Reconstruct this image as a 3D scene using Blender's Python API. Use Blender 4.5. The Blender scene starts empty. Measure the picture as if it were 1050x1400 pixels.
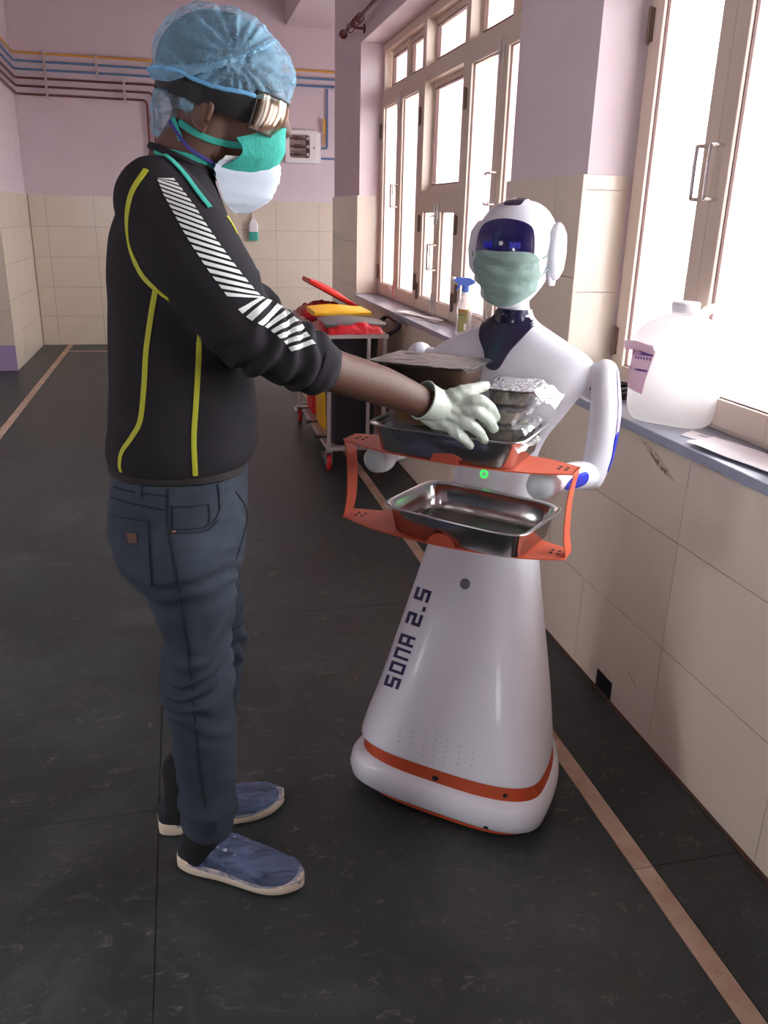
import bpy, bmesh, math, random
import numpy as np
from mathutils import Vector, Matrix, noise
from mathutils.bvhtree import BVHTree
random.seed(7)
SC = bpy.context.scene
COL = SC.collection
PI = math.pi

def rgb(r, g, b):                      # sRGB 0-255 -> linear
    return tuple(((c/255)/12.92 if c/255 <= .04045 else ((c/255+.055)/1.055)**2.4) for c in (r, g, b))

# ---------------------------------------------------------------- camera
R = np.array([[0.97311, -0.05526, 0.22364], [-0.22909, -0.33063, 0.91552], [0.02335, -0.94214, -0.33440]])
u, s_, vt = np.linalg.svd(R); R = u @ vt
CAM = np.array([0, 0, 1.45])
FPX = 1135.0
cd = bpy.data.cameras.new('camera'); cam = bpy.data.objects.new('camera', cd); COL.objects.link(cam)
cd.sensor_fit = 'VERTICAL'; cd.sensor_height = 36; cd.lens = 36*FPX/1400; cd.clip_end = 200
ri, up, bk = R[:, 0], -R[:, 1], -R[:, 2]
cam.matrix_world = Matrix(((ri[0], up[0], bk[0], CAM[0]), (ri[1], up[1], bk[1], CAM[1]), (ri[2], up[2], bk[2], CAM[2]), (0, 0, 0, 1)))
SC.camera = cam

def ray(px, py): return R @ np.array([px-525, py-700, FPX])
def P(px, py, y):                      # the point at depth y seen in the photograph at (px, py)
    r = ray(px, py); return CAM + r*(y/r[1])

# ---------------------------------------------------------------- world, light, exposure
W = bpy.data.worlds.new('sky'); SC.world = W; W.use_nodes = True
bgn = W.node_tree.nodes['Background']; bgn.inputs[0].default_value = (.935, .965, 1.0, 1); bgn.inputs[1].default_value = 22.0
def portal(name, loc, rot, sx, sy):
    l = bpy.data.lights.new(name, 'AREA'); l.shape = 'RECTANGLE'; l.size = sx; l.size_y = sy; l.cycles.is_portal = True
    o = bpy.data.objects.new(name, l); COL.objects.link(o); o.location = loc; o.rotation_euler = rot
portal('portal_near', (1.62, 1.32, 1.74), (0, PI/2, 0), 1.8, 2.7)
portal('portal_far', (1.62, 4.77, 1.74), (0, PI/2, 0), 1.8, 3.0)
portal('portal_behind', (-1.65, -3.22, 1.65), (PI/2, 0, 0), .75, .95)
portal('portal_left', (-4.32, .5, 1.6), (0, -PI/2, 0), 1.3, 1.1)
portal('portal_passage', (3.66, 8.1, 1.6), (0, PI/2, 0), 1.4, 1.2)
SC.view_settings.view_transform = 'Standard'; SC.view_settings.look = 'None'; SC.view_settings.gamma = 1
SC.view_settings.use_curve_mapping = False; SC.view_settings.exposure = 0.0
try:
    SC.cycles.max_bounces = 10; SC.cycles.diffuse_bounces = 6; SC.cycles.transparent_max_bounces = 24
except Exception: pass

# ---------------------------------------------------------------- materials
def mat(name, col, rough=.5, metal=0, var=0, vscale=8, col2=None, bump=0, bscale=60, spec=.5, emit=None, es=1, alpha=None, trans=0, coat=0, stretch=None, sheen=0):
    m = bpy.data.materials.new(name); m.use_nodes = True
    nt = m.node_tree; b = nt.nodes['Principled BSDF']
    b.inputs['Base Color'].default_value = (*col, 1); b.inputs['Roughness'].default_value = rough; b.inputs['Metallic'].default_value = metal
    b.inputs['Specular IOR Level'].default_value = spec; b.inputs['Coat Weight'].default_value = coat; b.inputs['Coat Roughness'].default_value = .08
    b.inputs['Transmission Weight'].default_value = trans
    if sheen: b.inputs['Sheen Weight'].default_value = sheen
    if emit: b.inputs['Emission Color'].default_value = (*emit, 1); b.inputs['Emission Strength'].default_value = es
    tc = None
    if var or bump:
        tc = nt.nodes.new('ShaderNodeTexCoord'); src = tc.outputs['Object']
        if stretch:
            mp = nt.nodes.new('ShaderNodeMapping'); mp.inputs['Scale'].default_value = stretch; nt.links.new(src, mp.inputs['Vector']); src = mp.outputs[0]
    if var:
        n = nt.nodes.new('ShaderNodeTexNoise'); n.inputs['Scale'].default_value = vscale; n.inputs['Detail'].default_value = 6; n.inputs['Roughness'].default_value = .65
        nt.links.new(src, n.inputs['Vector'])
        cr = nt.nodes.new('ShaderNodeValToRGB'); c2 = col2 or tuple(c*(1-var) for c in col)
        cr.color_ramp.elements[0].position = .35; cr.color_ramp.elements[1].position = .65
        cr.color_ramp.elements[0].color = (*c2, 1); cr.color_ramp.elements[1].color = (*col, 1)
        nt.links.new(n.outputs['Fac'], cr.inputs[0]); nt.links.new(cr.outputs[0], b.inputs['Base Color'])
    if bump:
        n2 = nt.nodes.new('ShaderNodeTexNoise'); n2.inputs['Scale'].default_value = bscale; n2.inputs['Detail'].default_value = 4
        nt.links.new(src, n2.inputs['Vector'])
        bp = nt.nodes.new('ShaderNodeBump'); bp.inputs['Strength'].default_value = bump; bp.inputs['Distance'].default_value = .01
        nt.links.new(n2.outputs['Fac'], bp.inputs['Height']); nt.links.new(bp.outputs[0], b.inputs['Normal'])
    if alpha is not None: see_through(m, alpha)
    return m
def see_through(m, alpha):             # a film: part of the light passes straight through
    nt = m.node_tree; out = nt.nodes['Material Output']; b = nt.nodes['Principled BSDF']
    t = nt.nodes.new('ShaderNodeBsdfTransparent'); mx = nt.nodes.new('ShaderNodeMixShader'); mx.inputs[0].default_value = alpha
    nt.links.new(t.outputs[0], mx.inputs[1]); nt.links.new(b.outputs[0], mx.inputs[2]); nt.links.new(mx.outputs[0], out.inputs['Surface'])
def clear(name, gloss=.08, tint=(1, 1, 1), rough=.03):
    m = bpy.data.materials.new(name); m.use_nodes = True; nt = m.node_tree; nt.nodes.remove(nt.nodes['Principled BSDF'])
    t = nt.nodes.new('ShaderNodeBsdfTransparent'); t.inputs[0].default_value = (*tint, 1)
    g = nt.nodes.new('ShaderNodeBsdfGlossy'); g.inputs['Roughness'].default_value = rough
    fr = nt.nodes.new('ShaderNodeLayerWeight'); fr.inputs[0].default_value = .35
    ml = nt.nodes.new('ShaderNodeMath'); ml.operation = 'MULTIPLY_ADD'; ml.inputs[1].default_value = .5; ml.inputs[2].default_value = gloss
    nt.links.new(fr.outputs['Fresnel'], ml.inputs[0])
    mx = nt.nodes.new('ShaderNodeMixShader'); nt.links.new(ml.outputs[0], mx.inputs[0]); nt.links.new(t.outputs[0], mx.inputs[1]); nt.links.new(g.outputs[0], mx.inputs[2])
    nt.links.new(mx.outputs[0], nt.nodes['Material Output'].inputs['Surface'])
    return m
def floor_mat():
    m = mat('slate_floor', rgb(66, 64, 64), .42, spec=.45)
    nt = m.node_tree; b = nt.nodes['Principled BSDF']; N = nt.nodes.new; L = nt.links.new
    g = N('ShaderNodeNewGeometry')
    n1 = N('ShaderNodeTexNoise'); n1.inputs['Scale'].default_value = 2.3; n1.inputs['Detail'].default_value = 9; n1.inputs['Roughness'].default_value = .68; n1.inputs['Distortion'].default_value = .6
    L(g.outputs['Position'], n1.inputs['Vector'])
    cr = N('ShaderNodeValToRGB'); e = cr.color_ramp.elements; e[0].position = .34; e[1].position = .72
    e[0].color = (*rgb(42, 48, 49), 1); e[1].color = (*rgb(78, 82, 82), 1); x = cr.color_ramp.elements.new(.52); x.color = (*rgb(54, 60, 61), 1)
    L(n1.outputs['Fac'], cr.inputs[0])
    # scuffs: stretched fine noise, thresholded
    mp = N('ShaderNodeMapping'); mp.inputs['Rotation'].default_value = (0, 0, .5); mp.inputs['Scale'].default_value = (5, 10, 1); L(g.outputs['Position'], mp.inputs['Vector'])
    n2 = N('ShaderNodeTexNoise'); n2.inputs['Scale'].default_value = 3; n2.inputs['Detail'].default_value = 8; n2.inputs['Roughness'].default_value = .75; n2.inputs['Distortion'].default_value = 1.2
    L(mp.outputs[0], n2.inputs['Vector'])
    c2 = N('ShaderNodeValToRGB'); c2.color_ramp.elements[0].position = .58; c2.color_ramp.elements[1].position = .8; L(n2.outputs['Fac'], c2.inputs[0])
    mx = N('ShaderNodeMix'); mx.data_type = 'RGBA'; mx.inputs[7].default_value = (*rgb(150, 138, 130), 1); L(c2.outputs[0], mx.inputs[0]); L(cr.outputs[0], mx.inputs[6])
    # thin scratches and cracks
    n4 = N('ShaderNodeTexNoise'); n4.inputs['Scale'].default_value = 1.1; n4.inputs['Detail'].default_value = 3; L(g.outputs['Position'], n4.inputs['Vector'])
    sb = N('ShaderNodeMath'); sb.operation = 'SUBTRACT'; sb.inputs[1].default_value = .5; L(n4.outputs['Fac'], sb.inputs[0])
    ab = N('ShaderNodeMath'); ab.operation = 'ABSOLUTE'; L(sb.outputs[0], ab.inputs[0])
    c3 = N('ShaderNodeValToRGB'); c3.color_ramp.elements[0].position = 0; c3.color_ramp.elements[0].color = (.07, .07, .07, 1); c3.color_ramp.elements[1].position = .004; c3.color_ramp.elements[1].color = (0, 0, 0, 1)
    L(ab.outputs[0], c3.inputs[0])
    mx2 = N('ShaderNodeMix'); mx2.data_type = 'RGBA'; mx2.inputs[7].default_value = (*rgb(135, 122, 112), 1); L(c3.outputs[0], mx2.inputs[0]); L(mx.outputs[2], mx2.inputs[6])
    # reddish dirt
    n3 = N('ShaderNodeTexNoise'); n3.inputs['Scale'].default_value = 4.1; n3.inputs['Detail'].default_value = 5; L(g.outputs['Position'], n3.inputs['Vector'])
    c4 = N('ShaderNodeValToRGB'); c4.color_ramp.elements[0].position = .6; c4.color_ramp.elements[1].position = .8; c4.color_ramp.elements[1].color = (.22, .22, .22, 1); L(n3.outputs['Fac'], c4.inputs[0])
    mx3 = N('ShaderNodeMix'); mx3.data_type = 'RGBA'; mx3.inputs[7].default_value = (*rgb(110, 80, 66), 1); L(c4.outputs[0], mx3.inputs[0]); L(mx2.outputs[2], mx3.inputs[6])
    L(mx3.outputs[2], b.inputs['Base Color'])
    mr = N('ShaderNodeMapRange'); mr.inputs[3].default_value = .3; mr.inputs[4].default_value = .6; L(n1.outputs['Fac'], mr.inputs[0]); L(mr.outputs[0], b.inputs['Roughness'])
    bp = N('ShaderNodeBump'); bp.inputs['Strength'].default_value = .15; bp.inputs['Distance'].default_value = .01; L(n2.outputs['Fac'], bp.inputs['Height']); L(bp.outputs[0], b.inputs['Normal'])
    return m

M = dict(
    floor=floor_mat(),
    strip=mat('marble_strip', rgb(205, 180, 160), .45, var=.3, vscale=6, col2=rgb(170, 135, 112)),
    grout=mat('grout', rgb(96, 80, 72), .9),
    paint=mat('lilac_paint', rgb(222, 204, 209), .8, var=.05, vscale=3, bump=.05, bscale=40),
    tile=mat('cream_tile', rgb(222, 206, 188), .22, var=.06, vscale=2.5),
    purple=mat('purple_paint', rgb(168, 150, 190), .7),
    ceil=mat('ceiling_paint', rgb(205, 190, 195), .85),
    sill=mat('grey_stone_sill', rgb(158, 162, 178), .28, var=.2, vscale=14),
    winframe=mat('beige_window_paint', rgb(214, 194, 178), .45),
    gasket=mat('gasket', rgb(92, 62, 58), .7),
    hinge=mat('hinge_metal', rgb(128, 104, 92), .45, .5),
    steel=mat('steel', (.62, .62, .63), .28, 1),
    shinysteel=mat('polished_steel', (.66, .65, .64), .16, 1),
    chrome=mat('bright_metal', (.8, .78, .76), .2, 1),
    glass=clear('window_glass', .03),
    white=mat('white_gloss_shell', rgb(232, 232, 240), .38, coat=.2, var=.02, vscale=30),
    navy=mat('navy_gloss', rgb(28, 22, 58), .22, coat=.3),
    screen=mat('face_screen', rgb(20, 18, 66), .1, coat=.5, emit=rgb(20, 10, 90), es=.2),
    eye=mat('eye_light', rgb(34, 34, 150), .4, emit=rgb(40, 40, 220), es=.16),
    bluepanel=mat('blue_panel', rgb(36, 52, 196), .25, coat=.3),
    orange=mat('orange_metal', rgb(214, 96, 66), .5, var=.08, vscale=20),
    orangeband=mat('orange_band', rgb(190, 74, 34), .45),
    greenled=mat('green_led', rgb(20, 220, 60), .4, emit=rgb(20, 235, 70), es=2.2),
    black=mat('black_plastic', rgb(24, 22, 24), .45),
    lensgrey=mat('sensor_grey', rgb(112, 112, 120), .4), capgrey=mat('hand_cap_grey', rgb(196, 204, 206), .45),
    ink=mat('navy_ink', rgb(32, 18, 80), .5),
    skin=mat('skin', rgb(88, 56, 43), .6, var=.12, vscale=25, bump=.06, bscale=300),
    sweater=mat('charcoal_fabric', rgb(40, 37, 41), .92, bump=.15, bscale=900, spec=.15),
    yellowpipe=mat('lime_piping', rgb(166, 166, 36), .7),
    stripe=mat('silver_print', rgb(206, 208, 204), .5),
    undershirt=mat('brown_shirt', rgb(30, 22, 24), .85),
    denim=mat('denim', rgb(50, 59, 72), .88, var=.28, vscale=9, col2=rgb(36, 43, 54), bump=.2, bscale=700),
    seam=mat('dark_thread', rgb(24, 28, 36), .9),
    leather=mat('leather_patch', rgb(92, 58, 44), .7),
    sock=mat('black_knit', rgb(20, 19, 21), .9),
    shoe=mat('dark_shoe_knit', rgb(30, 31, 40), .8, bump=.2, bscale=400),
    sole=mat('off_white_sole', rgb(226, 208, 186), .55),
    cover=mat('blue_shoe_cover', rgb(126, 142, 186), .35, alpha=.36, bump=.9, bscale=45),
    cap=mat('blue_cap_gauze', rgb(140, 186, 214), .8, alpha=.52, bump=.4, bscale=110),
    capband=mat('blue_cap_band', rgb(112, 176, 220), .8, alpha=.75),
    hair=mat('black_hair', rgb(16, 14, 15), .6, bump=.5, bscale=200),
    green=mat('teal_cloth', rgb(44, 150, 136), .85, bump=.3, bscale=60),
    n95=mat('white_mask_fabric', rgb(182, 190, 202), .85, bump=.1, bscale=500),
    strapblack=mat('black_elastic', rgb(18, 16, 18), .8),
    lens=clear('goggle_lens', .05, (.98, .86, .74), .12),
    eyewhite=mat('eye_white', rgb(220, 214, 206), .3), iris=mat('dark_iris', rgb(30, 18, 14), .2),
    lips=mat('lips', rgb(110, 62, 56), .5),
    bluestrap=mat('blue_elastic', rgb(52, 46, 120), .8),
    glove=mat('latex_glove', rgb(184, 192, 180), .42, var=.06, vscale=30, bump=.12, bscale=120),
    surg=mat('green_mask_cloth', rgb(168, 196, 188), .85, alpha=.84, bump=.25, bscale=70),
    smoky=mat('smoky_plastic', rgb(66, 58, 54), .25, alpha=.42), greylid=mat('grey_lid', rgb(92, 90, 90), .3, alpha=.8),
    clearbox=clear('clear_plastic', .22, (.96, .96, .97), .12),
    film=mat('cling_film', (.85, .85, .86), .16, .6, alpha=.55, bump=.9, bscale=90),
    curry=mat('curry', rgb(176, 96, 34), .4, var=.5, vscale=40, col2=rgb(96, 48, 24), bump=.6, bscale=60),
    dal=mat('dal', rgb(190, 132, 40), .4, var=.3, vscale=50, bump=.5, bscale=60),
    bread=mat('flatbread', rgb(244, 234, 214), .8, var=.4, vscale=30, col2=rgb(178, 148, 110), bump=.4, bscale=80),
    foil=mat('foil', (.8, .8, .82), .22, 1, bump=1, bscale=120),
    red=mat('red_plastic', rgb(196, 34, 34), .4), redbag=mat('red_bag', rgb(178, 24, 32), .3, bump=.9, bscale=30),
    yellow=mat('yellow_plastic', rgb(236, 178, 44), .45), grey=mat('grey_plastic', rgb(92, 86, 88), .45), darkbin=mat('dark_grey_plastic', rgb(46, 44, 48), .5),
    tube=mat('white_steel_tube', rgb(190, 180, 176), .4, .2),
    pipeyellow=mat('yellow_pipe', rgb(222, 164, 62), .45), pipeblue=mat('blue_pipe', rgb(92, 130, 172), .45), pipered=mat('copper_pipe', rgb(116, 62, 54), .45, .3),
    whitep=mat('white_plastic', rgb(236, 230, 230), .4), clamp=mat('clamp', rgb(196, 178, 176), .5),
    panelback=mat('valve_backing', rgb(168, 142, 132), .6), brass=mat('brass', rgb(120, 92, 80), .35, .7),
    rod=mat('maroon_rod', rgb(104, 36, 36), .35), teal=mat('teal_liquid', rgb(60, 170, 150), .3),
    can=mat('white_can', rgb(246, 244, 246), .35), cancap=mat('white_cap', rgb(240, 238, 240), .4), canlabel=mat('pink_label', rgb(222, 178, 198), .6), purpleprint=mat('purple_print', rgb(110, 74, 140), .6),
    bottleclear=mat('clear_bottle', rgb(236, 226, 228), .25, alpha=.45), bluetrig=mat('blue_trigger', rgb(86, 124, 224), .4), oliv=mat('olive_label', rgb(168, 158, 98), .6, var=.25, vscale=60),
    paper=mat('white_paper', rgb(240, 236, 238), .7), cable=mat('black_cable', rgb(30, 26, 30), .5),
    ground=mat('pale_ground', rgb(205, 198, 194), .9, var=.15, vscale=2), hole_shade=mat('dark_hole', rgb(10, 9, 9), .95), smudge=mat('brown_smudge', rgb(132, 92, 76), .9, alpha=.3), skirtdirt=mat('brown_dirt_line', rgb(92, 62, 50), .9),
)

def back_lit(m, f):                    # thin plastic lets light through
    nt = m.node_tree; b = nt.nodes['Principled BSDF']; t = nt.nodes.new('ShaderNodeBsdfTranslucent'); t.inputs[0].default_value = (1, 1, 1, 1)
    mx = nt.nodes.new('ShaderNodeMixShader'); mx.inputs[0].default_value = f
    nt.links.new(b.outputs[0], mx.inputs[1]); nt.links.new(t.outputs[0], mx.inputs[2]); nt.links.new(mx.outputs[0], nt.nodes['Material Output'].inputs['Surface'])
back_lit(M['can'], .72); back_lit(M['canlabel'], .35)
def streaky(m, a0, a1, scale, stretch):  # a crumpled film, clearer in some places than in others
    nt = m.node_tree; mx = [n for n in nt.nodes if n.type == 'MIX_SHADER'][0]; tc = nt.nodes.new('ShaderNodeTexCoord'); mp = nt.nodes.new('ShaderNodeMapping'); mp.inputs['Scale'].default_value = stretch
    n = nt.nodes.new('ShaderNodeTexNoise'); n.inputs['Scale'].default_value = scale; n.inputs['Detail'].default_value = 5; n.inputs['Distortion'].default_value = 1.5
    r = nt.nodes.new('ShaderNodeMapRange'); r.inputs[1].default_value = .35; r.inputs[2].default_value = .68; r.inputs[3].default_value = a0; r.inputs[4].default_value = a1
    nt.links.new(tc.outputs['Object'], mp.inputs[0]); nt.links.new(mp.outputs[0], n.inputs[0]); nt.links.new(n.outputs[0], r.inputs[0]); nt.links.new(r.outputs[0], mx.inputs[0])
streaky(M['cover'], .1, .5, 12, (.7, 4, 4)); streaky(M['cap'], .3, .52, 18, (1, 1, 1)); streaky(M['film'], .25, .8, 30, (1, 1, 1)); streaky(M['smudge'], .0, .5, 40, (1, 1, 1))

# ---------------------------------------------------------------- geometry helpers: a geo is (verts, faces)
def cat(*gs):
    V, F = [], []
    for v, f in gs:
        o = len(V); V += [tuple(p) for p in v]; F += [tuple(i+o for i in q) for q in f]
    return V, F
def xf(g, m): return [tuple(m @ Vector(p)) for p in g[0]], g[1]
def box(x0, x1, y0, y1, z0, z1):
    v = [(x, y, z) for z in (z0, z1) for y in (y0, y1) for x in (x0, x1)]
    return v, [(0, 2, 3, 1), (4, 5, 7, 6), (0, 1, 5, 4), (2, 6, 7, 3), (0, 4, 6, 2), (1, 3, 7, 5)]
def loft(rings, cap=True, closed=True):
    n = len(rings[0]); V = [tuple(p) for r in rings for p in r]; F = []
    for i in range(len(rings)-1):
        for j in range(n if closed else n-1):
            k = (j+1) % n; F.append((i*n+j, i*n+k, (i+1)*n+k, (i+1)*n+j))
    if cap and closed: F.append(tuple(range(n-1, -1, -1))); F.append(tuple((len(rings)-1)*n+j for j in range(n)))
    return V, F
def ring(cx, cy, z, a, bf, bb=None, n=2, N=40, nb=None):   # superellipse: half width a in x, bf towards -y, bb towards +y
    bb = bf if bb is None else bb; r = []
    for k in range(N):
        t = 2*PI*k/N; c, s = math.cos(t), math.sin(t)
        e = 2/(nb if nb and s > 0 else n); x = a*math.copysign(abs(c)**e, c); y = math.copysign(abs(s)**e, s)
        r.append((cx+x, cy+y*(bb if y > 0 else bf), z))
    return r
def smooth_path(pts, k=6):            # Catmull-Rom through the points
    p = [np.array(q, float) for q in pts]; p = [2*p[0]-p[1]] + p + [2*p[-1]-p[-2]]; o = []
    for i in range(1, len(p)-2):
        for j in range(k):
            t = j/k
            o.append(.5*(2*p[i]+(p[i+1]-p[i-1])*t+(2*p[i-1]-5*p[i]+4*p[i+1]-p[i+2])*t*t+(3*p[i]-p[i-1]-3*p[i+1]+p[i+2])*t**3))
    o.append(p[-2]); return o
def tube(pts, r, n=10, cap=True, rx=None, upv=None):   # r one value or one per point; rx scales along the second axis
    pts = [Vector(tuple(p)) for p in pts]; m = len(pts); rr = [r]*m if not hasattr(r, '__len__') else list(r)
    rings = []; pu = Vector(upv) if upv is not None else None
    for i, p in enumerate(pts):
        t = (pts[min(i+1, m-1)]-pts[max(i-1, 0)]).normalized()
        if pu is None: pu = Vector((0, 0, 1)) if abs(t.z) < .9 else Vector((1, 0, 0))
        a = (pu - t*pu.dot(t)).normalized(); b = t.cross(a); pu = a
        sx = 1 if rx is None else (rx if not hasattr(rx, '__len__') else rx[i])
        rings.append([p+a*(rr[i]*math.cos(2*PI*k/n))+b*(rr[i]*sx*math.sin(2*PI*k/n)) for k in range(n)])
    return loft(rings, cap)
def limb(pts, rads, k=5, n=16, rx=None):               # tapered tube with round ends
    q = [list(p)+[r] for p, r in zip(pts, rads)]; s = smooth_path(q, k)
    pp = [Vector(x[:3]) for x in s]; rr = [max(float(x[3]), .001) for x in s]
    d0 = (pp[0]-pp[1]).normalized(); d1 = (pp[-1]-pp[-2]).normalized()
    A = [(pp[0]+d0*rr[0]*math.sin(t), rr[0]*math.cos(t)) for t in (1.45, 1.1, .75, .4)]
    B = [(pp[-1]+d1*rr[-1]*math.sin(t), rr[-1]*math.cos(t)) for t in (.4, .75, 1.1, 1.45)]
    a = A+list(zip(pp, rr))+B
    return tube([x[0] for x in a], [x[1] for x in a], n, True, rx)
def lathe(prof, n=24, c=(0, 0, 0)):
    return loft([[(c[0]+r*math.cos(2*PI*k/n), c[1]+r*math.sin(2*PI*k/n), c[2]+z) for k in range(n)] for r, z in prof])
def sphere(c, r, nu=20, nv=12):
    r = (r,)*3 if not hasattr(r, '__len__') else r
    g = loft([[(r[0]*math.sin(PI*i/nv)*math.cos(2*PI*k/nu), r[1]*math.sin(PI*i/nv)*math.sin(2*PI*k/nu), -r[2]*math.cos(PI*i/nv)) for k in range(nu)] for i in [.12]+list(range(1, nv))+[nv-.12]])
    return [(p[0]+c[0], p[1]+c[1], p[2]+c[2]) for p in g[0]], g[1]
def prism(poly, z0, z1):
    n = len(poly); V = [(x, y, z0) for x, y in poly]+[(x, y, z1) for x, y in poly]
    return V, [tuple(range(n-1, -1, -1)), tuple(range(n, 2*n))]+[(i, (i+1) % n, n+(i+1) % n, n+i) for i in range(n)]
def sheet(g, th):                      # grid of points (rows) -> thin closed sheet along its normals
    rows, cols = len(g), len(g[0]); A = np.array(g, float)
    du = np.gradient(A, axis=1) if cols > 1 else None; dv = np.gradient(A, axis=0)
    nn = np.cross(du, dv); nn /= np.linalg.norm(nn, axis=2, keepdims=True)+1e-9
    B = A-nn*th; V = [tuple(p) for p in A.reshape(-1, 3)]+[tuple(p) for p in B.reshape(-1, 3)]; o = rows*cols; F = []
    for i in range(rows-1):
        for j in range(cols-1):
            a, b, c, d = i*cols+j, i*cols+j+1, (i+1)*cols+j+1, (i+1)*cols+j
            F.append((a, b, c, d)); F.append((a+o, d+o, c+o, b+o))
    edge = [j for j in range(cols)]+[i*cols+cols-1 for i in range(1, rows)]+[(rows-1)*cols+j for j in range(cols-2, -1, -1)]+[i*cols for i in range(rows-2, 0, -1)]
    for a, b in zip(edge, edge[1:]+edge[:1]): F.append((a, a+o, b+o, b))
    return V, F
ORG = {}
def add(name, g, m, parent=None, local=False, smooth=True, ang=40, bevel=0, seg=2, sub=0):
    me = bpy.data.meshes.new(name); o = bpy.data.objects.new(name, me); COL.objects.link(o)
    org = ORG.get(parent.name, (0, 0, 0)) if parent and not local else (0, 0, 0)
    me.from_pydata([(p[0]-org[0], p[1]-org[1], p[2]-org[2]) for p in g[0]], [], g[1])
    bm = bmesh.new(); bm.from_mesh(me); bmesh.ops.recalc_face_normals(bm, faces=bm.faces); bm.to_mesh(me); bm.free()
    me.materials.append(m if not isinstance(m, str) else M[m])
    if smooth:
        for p in me.polygons: p.use_smooth = True
        me.set_sharp_from_angle(angle=math.radians(ang))
    if parent: o.parent = parent; ORG[o.name] = ORG.get(parent.name, (0, 0, 0))
    if bevel:
        b = o.modifiers.new('bevel', 'BEVEL'); b.width = bevel; b.segments = seg; b.limit_method = 'ANGLE'; b.angle_limit = math.radians(35)
    if sub:
        b = o.modifiers.new('subsurf', 'SUBSURF'); b.levels = sub; b.render_levels = sub
    return o
def tag(o, label=None, category=None, group=None, kind=None):
    if label: o['label'] = label
    if category: o['category'] = category
    if group: o['group'] = group
    if kind: o['kind'] = kind
    return o
def thing(name, label, category, loc=(0, 0, 0), rotz=0, group=None, kind=None):
    o = bpy.data.objects.new(name, None); COL.objects.link(o); o.location = loc; o.rotation_euler = (0, 0, rotz); o.empty_display_size = .05
    ORG[o.name] = tuple(loc); return tag(o, label, category, group, kind)
def struct(name, g, m, **k):
    o = add(name, g, m, **k); o['kind'] = 'structure'; return o
def share(src, name, parent, loc):     # another piece with the same mesh
    o = bpy.data.objects.new(name, src.data); COL.objects.link(o); o.parent = parent; o.location = loc
    for md in src.modifiers:
        if md.type == 'BEVEL': b = o.modifiers.new('bevel', 'BEVEL'); b.width = md.width; b.segments = md.segments
    return o
def fuse(g, vox, smooth=6, fac=.5):    # one continuous surface out of overlapping shapes
    me = bpy.data.meshes.new('tmp'); me.from_pydata(g[0], [], g[1]); o = bpy.data.objects.new('tmp', me); COL.objects.link(o)
    bm = bmesh.new(); bm.from_mesh(me); bmesh.ops.recalc_face_normals(bm, faces=bm.faces); bm.to_mesh(me); bm.free()
    r = o.modifiers.new('r', 'REMESH'); r.mode = 'VOXEL'; r.voxel_size = vox
    if smooth: s = o.modifiers.new('s', 'SMOOTH'); s.iterations = smooth; s.factor = fac
    dg = bpy.context.evaluated_depsgraph_get(); e = o.evaluated_get(dg); m2 = e.to_mesh()
    V = np.empty(len(m2.vertices)*3); m2.vertices.foreach_get('co', V); V = V.reshape(-1, 3)
    NN = np.empty(len(m2.vertices)*3); m2.vertices.foreach_get('normal', NN); NN = NN.reshape(-1, 3)
    F = [tuple(p.vertices) for p in m2.polygons]
    e.to_mesh_clear(); bpy.data.objects.remove(o); bpy.data.meshes.remove(me)
    return V, F, NN
def bvh(V, F): return BVHTree.FromPolygons([Vector(tuple(p)) for p in V], F)
def hit(tree, px, py, off=.002):       # where the line of sight meets a surface, lifted off it
    d = Vector(tuple(ray(px, py))).normalized(); p, n, i, t = tree.ray_cast(Vector(tuple(CAM)), d)
    if p is None: return None
    if n.dot(d) > 0: n = -n
    return np.array(p+n*off), np.array(n)
def ribbon(tree, pts, w, off=.001, th=.0022, k=5):     # a narrow band lying on a surface; pts seen from the front, w in metres
    s = smooth_path([(a, b) for a, b in pts], k); hs = [hit(tree, *q, off=off+th) for q in s]; hs = [h for h in hs if h is not None]
    c = [h[0] for h in hs]; rows = [[], [], []]
    for i, (p, n) in enumerate(hs):
        t = c[min(i+1, len(c)-1)]-c[max(i-1, 0)]; t = t/(np.linalg.norm(t)+1e-9); b = np.cross(n, t); b /= np.linalg.norm(b)+1e-9
        ww = w if not hasattr(w, '__len__') else np.interp(i/(len(hs)-1), np.linspace(0, 1, len(w)), w)
        rows[0].append(p-b*ww/2-n*th*.5); rows[1].append(p); rows[2].append(p+b*ww/2-n*th*.5)
    g = sheet(rows, th); 
    return g
def patch(tree, quad, nu, nv, off=.001, th=.0015):     # a four-cornered piece lying on a surface, corners as seen from the front
    q = [np.array(a, float) for a in quad]; rows = []
    for i in range(nv):
        v = i/(nv-1); r = []
        for j in range(nu):
            t = j/(nu-1); a = (q[0]*(1-t)+q[1]*t)*(1-v)+(q[3]*(1-t)+q[2]*t)*v; h = hit(tree, *a, off=off+th)
            if h is None: return None
            r.append(h[0])
        rows.append(r)
    return sheet(rows, th)

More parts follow.
